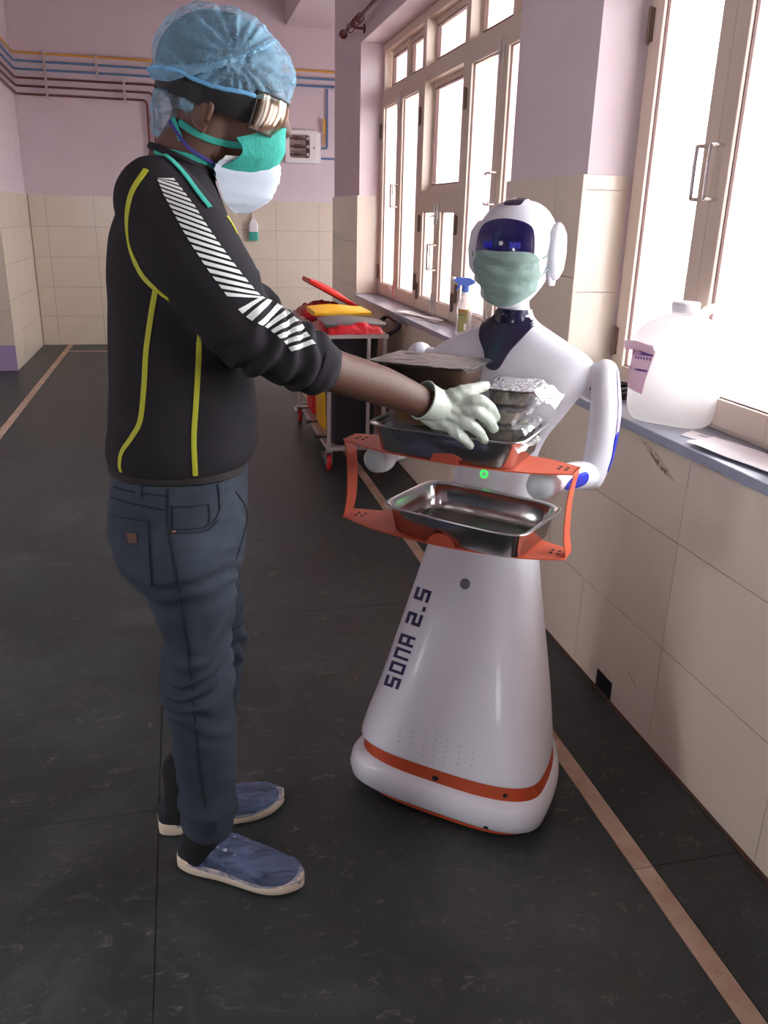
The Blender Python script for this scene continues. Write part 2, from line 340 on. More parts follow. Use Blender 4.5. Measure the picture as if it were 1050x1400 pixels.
# ================================================================ STRUCTURE
floor = struct('floor', box(-4.2, 3.6, -3, 10.2, -.2, -.004), 'grout', smooth=False)
def slab(x0, x1, y0, y1, m='floor', name='floor_slab', g=.0012):
    return add(name, box(x0+g, x1-g, y0+g, y1-g, -.03, 0), m, floor, smooth=False)
SX0, SX1, LX0, LX1 = .974, 1.026, -1.278, -1.222
def col(x0, x1, first, step, m='floor', name='floor_slab', y0=-3, y1=10.1):
    y = first
    while y > y0: y -= step
    while y < y1:
        a, b = max(y, y0), min(y+step, y1)
        if b-a > .01: slab(x0, x1, a, b, m, name)
        y += step
YB0, YB1 = 9.58, 9.64
col(SX1, 1.285, 1.393, 1.35); col(SX0, SX1, 1.393, 1.1, 'strip', 'border_strip')
col(-.128, SX0, 2.9, 3.3, y1=YB0); col(-.128, SX0, YB1, 3.3, y0=YB1); col(LX1, -.128, 1.835, 1.75, y1=YB0); col(LX1, -.128, YB1, 3.3, y0=YB1)
slab(LX1, SX0, YB0, YB1, 'strip', 'border_strip')
col(LX0, LX1, 1.0, 1.3, 'strip', 'border_strip')
col(-1.9, LX0, 2.0, 2.0); col(-4.2, -1.9, 1.4, 2.2); col(1.285, 3.6, 7.3, 1.4, y0=7.3)
struct('floor_outside', box(1.6, 40, -20, 30, -.5, -.35), 'ground', smooth=False)

TW, TH = .4945, .319
def tiles(wall, origin, du, dn, u0, u1, ujoint, rows, z0=0, zmax=1.595, skip=None):
    """cream tiles on a vertical face: du runs along it, dn points out of it, origin is a point of the face at u=0."""
    du, dn = Vector(du), Vector(dn); cache = {}
    u = ujoint-math.ceil((ujoint-u0)/TW)*TW
    while u < u1-.005:
        a, b = max(u, u0), min(u+TW, u1)
        if b-a > .012:
            for r in range(rows):
                za, zb = z0+r*TH, min(z0+(r+1)*TH, zmax)
                if zb-za < .02: continue
                if skip and skip(a, b, r): continue
                key = (round(b-a, 3), round(zb-za, 3)); jit = random.uniform(-.0006, .0006)
                if key not in cache:
                    g = .0011; w, h = b-a, zb-za; vs = [(x, y, z) for z in (g, h-g) for y in (-.01, 0) for x in (g, w-g)]
                    V = [tuple(du*x+dn*y+Vector((0, 0, z))) for x, y, z in vs]
                    o = add('tile', (V, box(0, 1, 0, 1, 0, 1)[1]), 'tile', None, smooth=False); o.parent = wall; cache[key] = o
                    o.location = Vector(origin)+du*a+Vector((0, 0, za))+dn*jit
                else: share(cache[key], 'tile', wall, Vector(origin)+du*a+Vector((0, 0, za))+dn*jit)
        u += TW
WX, WP, FX, SZ = 1.27, 1.284, 1.43, .91       # tile face, plaster face, window plane, sill top
W1A, W1B, W1T = 3.305, 6.24, 2.56             # far window
W2A, W2B, W2T = .03, 2.63, 2.56               # near window
WE = 7.27
core = [box(1.278, 1.64, -3, WE-.008, 0, SZ-.03)]
for a, b in ((-3, W2A), (W2B, W1A), (W1B, WE)):
    core.append(box(1.278, 1.64, a+(.008 if a > -3 else 0), b-.008, SZ-.03, 1.595)); core.append(box(WP, 1.64, a+(.004 if a > -3 else 0), b-.004, 1.595, W2T+.004))
core.append(box(WP, 1.64, -3, WE-.004, W2T+.004, 3.6))
wr = struct('wall_right', cat(*core), 'paint', smooth=False)
add('tile_bed', cat(box(1.2775, 1.2785, -3, WE-.01, 0, SZ-.03), *[box(1.2775, 1.2785, a+.009, b-.009, SZ-.03, 1.594) for a, b in ((-3, W2A), (W2B, W1A), (W1B, WE))]), 'grout', wr, smooth=False)
HY0, HY1 = 2.075, 2.185
tiles(wr, (WX, 0, 0), (0, 1, 0), (-1, 0, 0), -1, W2B, 1.844, 3, zmax=SZ-.03, skip=lambda a, b, r: r == 0 and a < HY0 < b)
tiles(wr, (WX, 0, 0), (0, 1, 0), (-1, 0, 0), W1A, W1B, 1.844, 3, zmax=SZ-.03)
# the tile with a square hole broken out of its foot
def rect(y0, y1, z0, z1): return box(WX, WX+.01, y0, y1, z0, z1)
ya, yb = 1.844+.0011, 1.844+TW-.0011
add('tile', cat(rect(ya, HY0, 0, TH-.001), rect(HY1, yb, 0, TH-.001), rect(HY0, HY1, .066, TH-.001)), 'tile', wr, smooth=False)
add('hole', box(WX+.0045, WX+.0068, HY0-.004, HY1+.004, 0, .07), 'hole_shade', wr, smooth=False)  # near-black plate: the shade inside the hole is put into its colour
for a, b in ((W2B, W1A), (W1B, WE)):
    tiles(wr, (WX, 0, 0), (0, 1, 0), (-1, 0, 0), a, b, 1.844+TW*2, 5)
    # tiles in the window reveals and on the end of the wall
tiles(wr, (WX, W2B, 0), (1, 0, 0), (0, -1, 0), 0, .16, 0, 3, z0=SZ+.001)
tiles(wr, (WX, W1B, 0), (1, 0, 0), (0, -1, 0), 0, .16, 0, 3, z0=SZ+.001)
tiles(wr, (WX, W1A, 0), (1, 0, 0), (0, 1, 0), 0, .16, 0, 3, z0=SZ+.001)
tiles(wr, (WX, WE, 0), (1, 0, 0), (0, 1, 0), 0, .37, 0, 5)
# uneven dirt line where the wall meets the floor
pts = []; y = 1.0
edge = []
while y < 7.2: edge.append((WX-.002-random.uniform(.002, .012), y)); y += random.uniform(.03, .09)
add('dirt_line', prism([(WX-.0005, .98)]+edge+[(WX-.0005, 7.22)], .0003, .004), 'skirtdirt', wr, smooth=False)

for k, (y0, z0, y1, z1, w_) in enumerate(((2.10, .868, 1.90, .795, .03), (2.04, .84, 1.93, .80, .02), (1.842, .86, 1.838, .80, .03), (2.0, .16, 1.93, .13, .008))):
    add('smudge', loft([[(WX-.0012, y0+(y1-y0)*t-w_*math.sin(PI*t)*.2, z0+(z1-z0)*t-w_*.5*math.sin(PI*t)), (WX-.0006, y0+(y1-y0)*t, z0+(z1-z0)*t), (WX-.0012, y0+(y1-y0)*t, z0+(z1-z0)*t+w_*.5*math.sin(PI*t)+.001)] for t in np.linspace(0, 1, 12)], False, False), 'smudge', wr)
for nm, a, b in (('trim_1', W1A-.0, W1B), ('trim_2', W2A, W2B)):   # stone sills
    o = struct(nm, box(WX-.022, 1.6, a+.001, b-.001, SZ-.028, SZ), 'sill', smooth=False, bevel=.003)

wb = struct('wall_back', box(-4.2, 3.7, 10.108, 10.3, 0, 3.6), 'paint', smooth=False)
add('tile_bed', box(-1.54, 3.6, 10.1075, 10.1085, 0, 1.594), 'grout', wb, smooth=False)
tiles(wb, (0, 10.1, 0), (1, 0, 0), (0, -1, 0), -1.535, 3.5, -.87, 5)
wl = struct('wall_left', cat(box(-2.3, -1.548, 8.458, 10.1, 0, 1.595), box(-2.3, -1.554, 8.464, 10.1, 1.595, 3.6), box(-4.3, -4.1, -3, .0, 0, 3.6), box(-4.3, -4.1, 1.0, 10.1, 0, 3.6), box(-4.3, -4.1, 0, 1.0, 0, 1), box(-4.3, -4.1, 0, 1.0, 2.2, 3.6), box(-4.2, -2.3, 8.6, 8.7, 0, 3.6)), 'paint', smooth=False)
add('tile_bed', cat(box(-1.5485, -1.5475, 8.47, 10.09, 0, 1.59), box(-2.29, -1.55, 8.4575, 8.4585, 0, 1.59)), 'grout', wl, smooth=False)
tiles(wl, (-1.54, 0, 0), (0, 1, 0), (1, 0, 0), 8.45, 10.1, 8.45, 5)
tiles(wl, (0, 8.45, 0), (1, 0, 0), (0, -1, 0), -2.29, -1.542, -1.542, 5, z0=.235, zmax=1.595)
add('plinth_paint', box(-2.29, -1.541, 8.447, 8.4575, 0, .234), 'purple', wl, smooth=False)
struct('wall_near', cat(box(-4.2, -2.0, -3.2, -3, 0, 3.6), box(-1.3, 1.64, -3.2, -3, 0, 3.6), box(-2.0, -1.3, -3.2, -3, 0, 1.2), box(-2.0, -1.3, -3.2, -3, 2.1, 3.6)), 'paint', smooth=False)
w3 = struct('window_3', cat(box(-2.0, -1.96, -3.12, -3.06, 1.2, 2.1), box(-1.34, -1.3, -3.12, -3.06, 1.2, 2.1), box(-1.96, -1.34, -3.12, -3.06, 1.2, 1.24), box(-1.96, -1.34, -3.12, -3.06, 2.06, 2.1)), 'winframe', smooth=False)
add('pane', box(-1.96, -1.34, -3.095, -3.09, 1.24, 2.06), 'glass', w3, smooth=False)
w4 = struct('window_4', cat(box(-4.22, -4.16, 0, .06, 1, 2.2), box(-4.22, -4.16, .94, 1.0, 1, 2.2), box(-4.22, -4.16, 0.06, .94, 1, 1.06), box(-4.22, -4.16, 0.06, .94, 2.14, 2.2)), 'winframe', smooth=False)
add('pane', box(-4.195, -4.19, 0.06, .94, 1.06, 2.14), 'glass', w4, smooth=False)
struct('ceiling', box(-4.3, 3.7, -3.2, 10.3, 3.6, 3.75), 'ceil', smooth=False)
struct('trim_3', box(1.25, 1.72, 7.25, 10.1, 3.36, 3.6), 'paint', smooth=False)
struct('wall_passage', box(1.64, 3.8, 7.1, 7.24, 0, 3.6), 'paint', smooth=False)
struct('wall_light_baffle', cat(box(3.6, 3.8, 7.24, 10.1, 0, .9), box(3.6, 3.8, 7.24, 10.1, 2.3, 3.6), box(3.6, 3.8, 7.24, 7.5, .9, 2.3), box(3.6, 3.8, 8.7, 10.1, .9, 2.3)), 'paint', smooth=False)  # unseen wall, added with a small opening to cut the passage light

# ---------------------------------------------------------------- windows
def bars(y0, y1, z0, z1, w, x0, x1, wb_=None, wt=None):
    wb_ = w if wb_ is None else wb_; wt = w if wt is None else wt
    return cat(box(x0, x1, y0, y0+w, z0, z1), box(x0, x1, y1-w, y1, z0, z1), box(x0, x1, y0+w, y1-w, z0, z0+wb_), box(x0, x1, y0+w, y1-w, z1-wt, z1))
def d_handle(y, z, h, dy=0):
    return tube(smooth_path([(FX, y, z-h/2), (FX-.035, y, z-h/2), (FX-.04, y, z-h/2+.012), (FX-.04, y, z+h/2-.012), (FX-.035, y, z+h/2), (FX, y, z+h/2)], 3), .0055, 8)
def sash(root, y0, y1, z0, z1, hinge_y, meet_y, handle=True, hz=1.585, bolts=True, w=.062, wbot=.075):
    s = add('sash', bars(y0, y1, z0, z1, w, FX, FX+.04, wbot, .055), 'winframe', root, smooth=False, bevel=.003)
    add('gasket', bars(y0+w-.001, y1-w+.001, z0+wbot-.001, z1-.054, .004, FX+.011, FX+.02), 'gasket', s, smooth=False)
    add('pane', box(FX+.018, FX+.022, y0+w, y1-w, z0+wbot, z1-.055), 'glass', s, smooth=False)
    d = 1 if meet_y > hinge_y else -1
    if handle: add('handle', d_handle(meet_y-d*.03, hz, .135), 'chrome', s)
    zs = (z0+.15, z1-.2) if z1-z0 > .8 else (z0+.1, z1-.12)
    for zz in zs: add('hinge', cat(box(FX-.006, FX, hinge_y-.016, hinge_y+.016, zz-.045, zz+.045), tube([(FX-.007, hinge_y, zz-.05), (FX-.007, hinge_y, zz+.05)], .006, 8)), 'hinge', s, smooth=False)
    if bolts:
        for zz, sg in ((z0+.06, -1), (z1-.07, 1)):
            add('bolt', cat(tube([(FX-.007, meet_y-d*.022, zz-.055), (FX-.007, meet_y-d*.022, zz+.055)], .005, 8), box(FX-.006, FX, meet_y-d*.022-.011, meet_y-d*.022+.011, zz-.02, zz+.02), tube([(FX-.007, meet_y-d*.022, zz), (FX-.03, meet_y-d*.035, zz-sg*.012)], .004, 6)), 'chrome', s)
def toplight(root, y0, y1, z0, z1):
    s = add('top_light', bars(y0, y1, z0, z1, .035, FX+.06, FX+.1), 'winframe', root, smooth=False)
    add('gasket', bars(y0+.034, y1-.034, z0+.034, z1-.034, .006, FX+.058, FX+.08), 'gasket', s, smooth=False)
    add('pane', box(FX+.078, FX+.082, y0+.035, y1-.035, z0+.035, z1-.035), 'glass', s, smooth=False)
def window(name, A, B, T, cut):
    """cut: y positions from far to near: jamb, meeting, mullion, mullion, meeting, jamb"""
    root = thing(name, None, None, (FX, B, SZ), kind='structure')
    j0, m0, c0, c1, m1, j1 = cut; TZ0, TZ1 = 2.165, 2.265
    add('window_frame', cat(bars(A, B, SZ, T, .05, FX+.012, FX+.12, .012, .05), box(FX+.004, FX+.12, A+.05, B-.05, TZ0+.02, TZ1)), 'winframe', root, smooth=False, bevel=.002)
    for y in (c0, c1): add('mullion', box(FX+.002, FX+.12, y-.035, y+.035, SZ+.012, T-.05), 'winframe', root, smooth=False, bevel=.002)
    for y in (m0, m1): add('mullion', box(FX+.045, FX+.12, y-.024, y+.024, TZ1, T-.05), 'winframe', root, smooth=False)
    z0, z1 = SZ+.014, TZ0+.05
    sash(root, m0+.002, j0-.03, z0, z1, j0-.03, m0+.002); sash(root, c0+.03, m0-.002, z0, z1, c0+.03, m0-.002)
    sash(root, m1+.002, c1-.03, z0, z1, c1-.03, m1+.002); sash(root, j1+.03, m1-.002, z0, z1, j1+.03, m1-.002)
    # centre bay: fixed light above a small pair of sashes
    zc = 1.585
    add('mullion', box(FX+.002, FX+.12, c1+.035, c0-.035, zc-.05, zc+.02), 'winframe', root, smooth=False, bevel=.002)
    f = add('fixed_light', bars(c1+.035, c0-.035, zc+.02, TZ0+.02, .03, FX+.06, FX+.1), 'winframe', root, smooth=False)
    add('gasket', bars(c1+.064, c0-.064, zc+.05, TZ0-.01, .006, FX+.058, FX+.08), 'gasket', f, smooth=False)
    add('pane', box(FX+.078, FX+.082, c1+.065, c0-.065, zc+.05, TZ0-.01), 'glass', f, smooth=False)
    cm = (c0+c1)/2
    sash(root, cm+.002, c0-.03, z0, zc-.045, c0-.03, cm+.002, hz=1.24, w=.052, bolts=True); sash(root, c1+.03, cm-.002, z0, zc-.045, c1+.03, cm-.002, hz=1.24, w=.052, bolts=True)
    ys = [j0-.04, m0, c0, c1, m1, j1+.04]
    for a, b in zip(ys, ys[1:]): toplight(root, b+.025, a-.025, TZ1, T-.05)
    return root
window('window_1', W1A, W1B, W1T, (W1B, 5.70, 5.16, 4.385, 3.865, W1A))
window('window_2', W2A, W2B, W2T, (W2B, 2.17, 1.69, .96, .5, W2A))

# ================================================================ ROBOT
def star_decal(tree, outline, to3, d, off=.001, th=.0015, rings=6, k=4, bumpf=None, center=None, smooth=True):
    """a piece lying on a surface: outline in 2d (star-shaped), to3 maps 2d to a start point, d is the casting direction."""
    n0 = len(outline); ol = [np.array(p, float) for p in outline]
    if smooth:
        q = ol+[ol[0], ol[1], ol[2]]; s = []
        for i in range(n0):
            p0, p1, p2, p3 = ol[i-1], q[i], q[i+1], q[i+2]
            for j in range(k):
                t = j/k; s.append(.5*(2*p1+(p2-p0)*t+(2*p0-5*p1+4*p2-p3)*t*t+(3*p1-p0-3*p2+p3)*t**3))
    else:
        s = []
        for i in range(n0):
            for j in range(k): s.append(ol[i]+(ol[(i+1) % n0]-ol[i])*j/k)
    c = np.array(center if center is not None else sum(ol)/n0)
    top, bot = [], []; d = Vector(d).normalized()
    for r in range(rings+1):
        f = max(r/rings, .01); tr, br = [], []
        for p in s:
            q = c+(p-c)*f; h = tree.ray_cast(Vector(tuple(to3(*q))), d)
            if h[0] is None: h = tree.find_nearest(Vector(tuple(to3(*q)))+d*.9)
            nn = h[1] if h[1].dot(d) < 0 else -h[1]
            e = bumpf(q[0], q[1]) if bumpf else 0
            tr.append(h[0]+nn*(off+th+e)); br.append(h[0]+nn*(off if r < rings else off*.3))
        top.append(tr); bot.append(br)
    m = len(s); V = [tuple(p) for r in top for p in r]+[tuple(p) for r in bot for p in r]; o = (rings+1)*m; F = []
    for i in range(rings):
        for j in range(m):
            k2 = (j+1) % m; F.append((i*m+j, i*m+k2, (i+1)*m+k2, (i+1)*m+j)); F.append((o+i*m+j, o+(i+1)*m+j, o+(i+1)*m+k2, o+i*m+k2))
    for j in range(m): k2 = (j+1) % m; F.append((rings*m+j, rings*m+k2, o+rings*m+k2, o+rings*m+j))
    F.append(tuple(range(m))); F.append(tuple(o+j for j in range(m-1, -1, -1)))
    return V, F
RO, RT = (.745, 1.905, 0), math.radians(-40)
RM = Matrix.Translation(RO) @ Matrix.Rotation(RT, 4, 'Z'); RMI = RM.inverted()
robot = thing('serving_robot', 'white humanoid robot with dark blue face screen and orange tray holder by the window wall', 'robot', RO, RT)
def radd(name, g, m, parent=None, **k): return add(name, g, m, parent or robot, local=True, **k)
def interp_rings(keys, m=6, N=56):     # keys: (z, cx, cy, a, bf, bb, n) smoothly interpolated
    return [ring(q[1], q[2], q[0], q[3], q[4], q[5], q[6], N, 2.05) for q in smooth_path(keys, m)]
base = [(.016, .218, .09), (.022, .247, .115), (.04, .265, .132), (.07, .27, .137), (.098, .265, .132), (.112, .253, .12), (.117, .235, .1)]
g = loft([ring(.01, -.197, z, a, b, a*1.42, 3.7, 64, 2.1) for z, a, b in base])
bum = radd('bumper', g, 'white', ang=60)
bt = bvh(*g)
radd('underplate', loft([ring(.016, -.195, z, .232, .112, .33, 3.2, 48, 2.1) for z in (.009, .019)]), 'orangeband')
radd('wheel', cat(*[tube([(-.015, -.1, .03), (.015, -.1, .03)], .03, 16)]), 'black')
radd('orange_band', loft([ring(.015, -.193, z, a, a-.128, a*1.42, 3.2, 56, 2.1) for z, a in ((.108, .236), (.112, .247), (.152, .237), (.156, .22))]), 'orangeband')
sk = [(.146, .008, -.19, .243, .11, .345, 3.2), (.153, .008, -.19, .249, .117, .35, 3.1), (.205, .008, -.175, .24, .117, .335, 3.0), (.3, .01, -.15, .218, .112, .305, 2.8), (.42, .007, -.115, .192, .1, .262, 2.6),
      (.54, .004, -.08, .166, .086, .215, 2.4), (.64, .002, -.05, .145, .078, .172, 2.3), (.72, 0, -.024, .124, .074, .134, 2.2), (.78, 0, -.006, .109, .074, .108, 2.1), (.84, 0, .012, .101, .078, .082, 2.05), (.9, .004, .016, .105, .08, .08, 2.05),
      (.95, .008, .02, .12, .085, .082, 2.1), (1.0, .012, .026, .148, .094, .086, 2.2), (1.05, .014, .03, .178, .102, .09, 2.25), (1.09, .015, .032, .2, .102, .09, 2.25), (1.125, .016, .033, .207, .092, .086, 2.2), (1.15, .017, .033, .19, .08, .078, 2.1),
      (1.175, .018, .032, .145, .068, .068, 2.05), (1.2, .019, .03, .098, .055, .057, 2), (1.222, .02, .027, .06, .043, .046, 2), (1.25, .02, .024, .037, .036, .037, 2), (1.285, .02, .02, .033, .033, .034, 2), (1.30, .02, .018, .032, .032, .032, 2)]
g = loft(interp_rings(sk)); shell = radd('body_shell', g, 'white', ang=70); st = bvh(*g)
hd = [(1.257, .02, -.03, .016, .022, .03, 2), (1.263, .02, -.028, .034, .04, .05, 2), (1.285, .02, -.02, .055, .062, .066, 2.1), (1.32, .02, -.008, .076, .088, .088, 2.2), (1.36, .02, 0, .089, .102, .1, 2.2), (1.40, .02, .003, .093, .106, .104, 2.2), (1.44, .02, .006, .085, .098, .098, 2.1), (1.47, .02, .008, .067, .078, .08, 2.05), (1.488, .02, .009, .043, .05, .052, 2), (1.4965, .02, .01, .012, .014, .014, 2)]
g = loft(interp_rings(hd)); head = radd('head', g, 'white', ang=70); ht = bvh(*g)
F2 = lambda x, z: (x, -.6, z)
radd('face_screen', star_decal(ht, [(-.036, 1.302), (.078, 1.302), (.086, 1.36), (.085, 1.412), (.07, 1.442), (.02, 1.453), (-.03, 1.442), (-.045, 1.412), (-.046, 1.36)], F2, (0, 1, 0), .0008, .0016), 'screen')
for sx in (-.012, .05): radd('eye', cat(*[star_decal(ht, [(sx+dx-.003, 1.392), (sx+dx+.003, 1.392), (sx+dx+.003, 1.405), (sx+dx-.003, 1.405)], F2, (0, 1, 0), .0026, .0006, 1, 1, smooth=False) for dx in (-.008, 0, .008)], star_decal(ht, [(sx-.011, 1.397), (sx+.011, 1.397), (sx+.011, 1.401), (sx-.011, 1.401)], F2, (0, 1, 0), .0026, .0007, 1, 2, smooth=False)), 'eye')
radd('camera_dot', star_decal(ht, [(.0165, 1.3985), (.0235, 1.3985), (.0235, 1.4055), (.0165, 1.4055)], F2, (0, 1, 0), .0026, .0008, 2), 'whitep')
radd('head_patch', star_decal(ht, [(.003, -.05), (.037, -.05), (.04, -.02), (.037, .02), (.003, .02), (.0, -.02)], lambda x, y: (x, y, 1.7), (0, 0, -1), .0008, .0018), 'navy')
for sx in (-1, 1):
    e = radd('ear_disc', xf(lathe([(.001, 0), (.054, 0), (.058, .006), (.058, .014), (.05, .023), (.034, .026), (.032, .021), (.001, .021)], 8), Matrix.Translation((.02+sx*.083, .012, 1.385)) @ Matrix.Rotation(sx*PI/2, 4, 'Y') @ Matrix.Diagonal((1.12, .85, 1, 1))), 'white', bevel=.003)
    radd('ear_hub', xf(lathe([(.001, .018), (.021, .018), (.018, .026), (.001, .027)], 16), Matrix.Translation((.02+sx*.083, .012, 1.385)) @ Matrix.Rotation(sx*PI/2, 4, 'Y')), 'white', e)
    radd('ear_fin', loft([ring(.02+sx*.087, .02, z, .006, b, b, 2, 20) for z, b in ((1.31, .012), (1.33, .028), (1.36, .034))]), 'white')
radd('collar', star_decal(st, [(-.03, 1.25), (.02, 1.252), (.078, 1.247), (.08, 1.222), (.062, 1.192), (.038, 1.158), (.022, 1.122), (.006, 1.114), (-.012, 1.122), (-.024, 1.152), (-.046, 1.185), (-.05, 1.222)], F2, (0, 1, 0), .001, .005, 10, center=(.02, 1.2)), 'navy')
radd('collar_band', loft([ring(.02, .024, z, a, a, a, 2, 32) for z, a in ((1.222, .05), (1.23, .05), (1.252, .0415), (1.252, .037))], cap=False), 'navy')
for sx in (-1, 1):
    arm = radd('upper_arm', limb([(sx*.238+.01, .035, 1.12), (sx*.252+.008, .03, 1.03), (sx*.254+.005, .02, .93), (sx*.25, .0, .872)], [.03, .035, .034, .031], 6, 24, 1.35), 'white')
    radd('shoulder_joint', limb([(sx*.17+.014, .034, 1.105), (sx*.205+.012, .034, 1.11), (sx*.235+.01, .034, 1.112)], [.034, .029, .03], 4, 24), 'white')
    at_ = bvh([v.co for v in arm.data.vertices], [tuple(p.vertices) for p in arm.data.polygons])
    O = lambda y, z, s=sx: (s*.6, y, z)
    radd('arm_panel', star_decal(at_, [(.012, .985), (.045, .985), (.06, 1.03), (.06, 1.09), (.045, 1.12), (.025, 1.12)], O, (-sx, 0, 0), .0005, .0015), 'purple', arm)
    radd('arm_panel', star_decal(at_, [(.006, .89), (.03, .89), (.04, .93), (.045, .98), (.012, .98), (.008, .93)], O, (-sx, 0, 0), .0005, .0018), 'bluepanel', arm)
    fa = radd('forearm', limb([(sx*.245, .0, .877), (sx*.236, -.07, .892), (sx*.218, -.15, .905), (sx*.205, -.205, .912)], [.032, .034, .031, .027], 6, 20), 'white')
    ft = bvh([v.co for v in fa.data.vertices], [tuple(p.vertices) for p in fa.data.polygons])
    dv = Vector((-sx*.85, .5, 0)).normalized() if sx < 0 else Vector((-.55, .83, .0)).normalized(); sd = Vector((dv.y, -dv.x, 0))
    radd('forearm_panel', star_decal(ft, [(-.033, -.013), (.02, -.016), (.035, .002), (.02, .015), (-.02, .014), (-.038, .002)], lambda a, b, s=sx: tuple(Vector((s*.228, -.105, .9))-dv*.3+sd*a+Vector((0, 0, b))), dv, .0005, .0016), 'bluepanel', fa)
    radd('hand', sphere((sx*.2, -.232, .912), (.037, .042, .037), 24, 14), 'white')
    radd('hand_cap', xf(lathe([(.001, .012), (.018, .009), (.03, 0), (.031, -.004), (.001, -.004)], 24), Matrix.Translation((sx*.199, -.2655, .912)) @ Matrix.Rotation(PI/2, 4, 'X')), 'capgrey')
po = [(-.287, -.262), (-.2, -.298), (-.1, -.316), (0, -.322), (.1, -.316), (.19, -.298), (.268, -.262), (.268, -.2), (.19, -.172), (0, -.165), (-.2, -.172), (-.287, -.2)]
po = [tuple(p) for p in smooth_path(po[:7], 4)]+po[7:]
holes = lambda z: cat(*[lathe([(.001, 0), (.004, 0), (.004, .0012), (.001, .0012)], 10, (x, y, z)) for x in (-.262, -.245, .23, .246) for y in (-.24, -.222)])
for z in (.757, .951):
    p = radd('shelf_plate', prism(po, z-.003, z), 'orange', smooth=False)
    radd('screw', holes(z-.0002), 'black', p)['kind'] = 'stuff'
    tb = [(x, zz) for x, zz in [(.034*math.cos(t), .03*math.sin(t)) for t in np.linspace(0, PI, 12)]]
    radd('stop_tab', xf(prism(tb, -.001, .001), Matrix.Translation((0, -.3215, z-.0025)) @ Matrix.Rotation(PI/2, 4, 'X')), 'orange', p, smooth=False)
for sx in (-1, 1):
    wx = 0 if sx < 0 else -.019
    pts = smooth_path([(sx*.284, -.23, .951), (sx*.286, -.23, .945), (sx*.279, -.23, .90), (sx*.277, -.23, .85), (sx*.279, -.23, .80), (sx*.286, -.23, .762), (sx*.284, -.23, .757)], 4)
    radd('side_strap', loft([[(wx+p[0]-sx*.0012, p[1]-.026, p[2]), (wx+p[0]+sx*.0012, p[1]-.026, p[2]), (wx+p[0]+sx*.0012, p[1]+.022, p[2]), (wx+p[0]-sx*.0012, p[1]+.022, p[2])] for p in pts]), 'orange', smooth=False)
ringpts = [(.0085*math.cos(t), .0085*math.sin(t)) for t in np.linspace(0, 2*PI, 25)]
hs = []
for a, b in ringpts:
    h = st.ray_cast(Vector((a+.002, -.6, .858+b)), Vector((0, 1, 0))); hs.append(h[0]+h[1]*.001)
radd('ring_light', tube(hs, .0015, 8), 'greenled')
radd('sensor', star_decal(st, [(.013*math.cos(t), .592+.013*math.sin(t)) for t in np.linspace(0, 2*PI, 13)[:-1]], F2, (0, 1, 0), .0005, .002, 3, 2), 'lensgrey')
bd = [star_decal(st, [(x+.0028*math.cos(t), z+.0028*math.sin(t)) for t in np.linspace(0, 2*PI, 7)[:-1]], F2, (0, 1, 0), .0002, .0012, 1, 1) for i, x in enumerate((-.10, -.065, -.03, 0, .03, .065, .10)) for z in [.165+.014*q+abs(3-i)*.007 for q in range(6-abs(3-i))]]
radd('speaker_dots', cat(*bd), 'capgrey')['kind'] = 'stuff'
for x, z, r_ in ((.012, .125, .009), (.19, .128, .006)):
    radd('bumper_button', sphere((x, -.308 if x < .1 else -.29, z), (r_, .012, .005), 12, 8), 'black')
radd('bumper_hole', star_decal(bt, [(.158+.006*math.cos(t), .042+.006*math.sin(t)) for t in np.linspace(0, 2*PI, 11)[:-1]], lambda x, z: (x, -.8, z), (0, 1, 0), .0003, .0008, 2, 1), 'black')
# lettering up the side of the skirt
swv = [RM @ Vector(v) for v in [tuple(v.co) for v in shell.data.vertices]]; swt = bvh(swv, [tuple(p.vertices) for p in shell.data.polygons])
T = .2
GL = {'S': [(0, 1-T, 1, 1), (0, .5-T/2, 1, .5+T/2), (0, 0, 1, T), (0, .5, T*1.3, 1), (1-T*1.3, 0, 1, .5)], 'O': [(0, 1-T, 1, 1), (0, 0, 1, T), (0, 0, T*1.3, 1), (1-T*1.3, 0, 1, 1)],
      'N': [(0, 1-T, 1, 1), (0, 0, T*1.3, 1), (1-T*1.3, 0, 1, 1)], 'A': [(0, 1-T, 1, 1), (0, 0, T*1.3, 1), (1-T*1.3, 0, 1, 1), (0, .5-T, 1, .5)],
      '2': [(0, 1-T, 1, 1), (0, .5-T/2, 1, .5+T/2), (0, 0, 1, T), (1-T*1.3, .5, 1, 1), (0, 0, T*1.3, .5)], '5': [(0, 1-T, 1, 1), (0, .5-T/2, 1, .5+T/2), (0, 0, 1, T), (0, .5, T*1.3, 1), (1-T*1.3, 0, 1, .5)], '.': [(0, 0, .45, T)]}
dd, uu = np.array([.325, -.946]), np.array([-.945, -.325])
lp = np.array([544.5, 943.0])
for ch, pos, wd in (('S', 0, 15), ('O', 20.5, 15), ('N', 40.5, 15), ('A', 60, 15), ('2', 90, 17), ('.', 112, 15), ('5', 125, 17)):
    gs = []
    for x0, y0, x1, y1 in GL[ch]:
        q = [lp+dd*(pos+x*wd)+uu*(y*21) for x, y in ((x0, y0), (x1, y0), (x1, y1), (x0, y1))]
        p = patch(swt, q, 5, 5, .0006, .0006)
        if p: gs.append(p)
    radd('letter', xf(cat(*gs), RMI), 'ink', smooth=False)
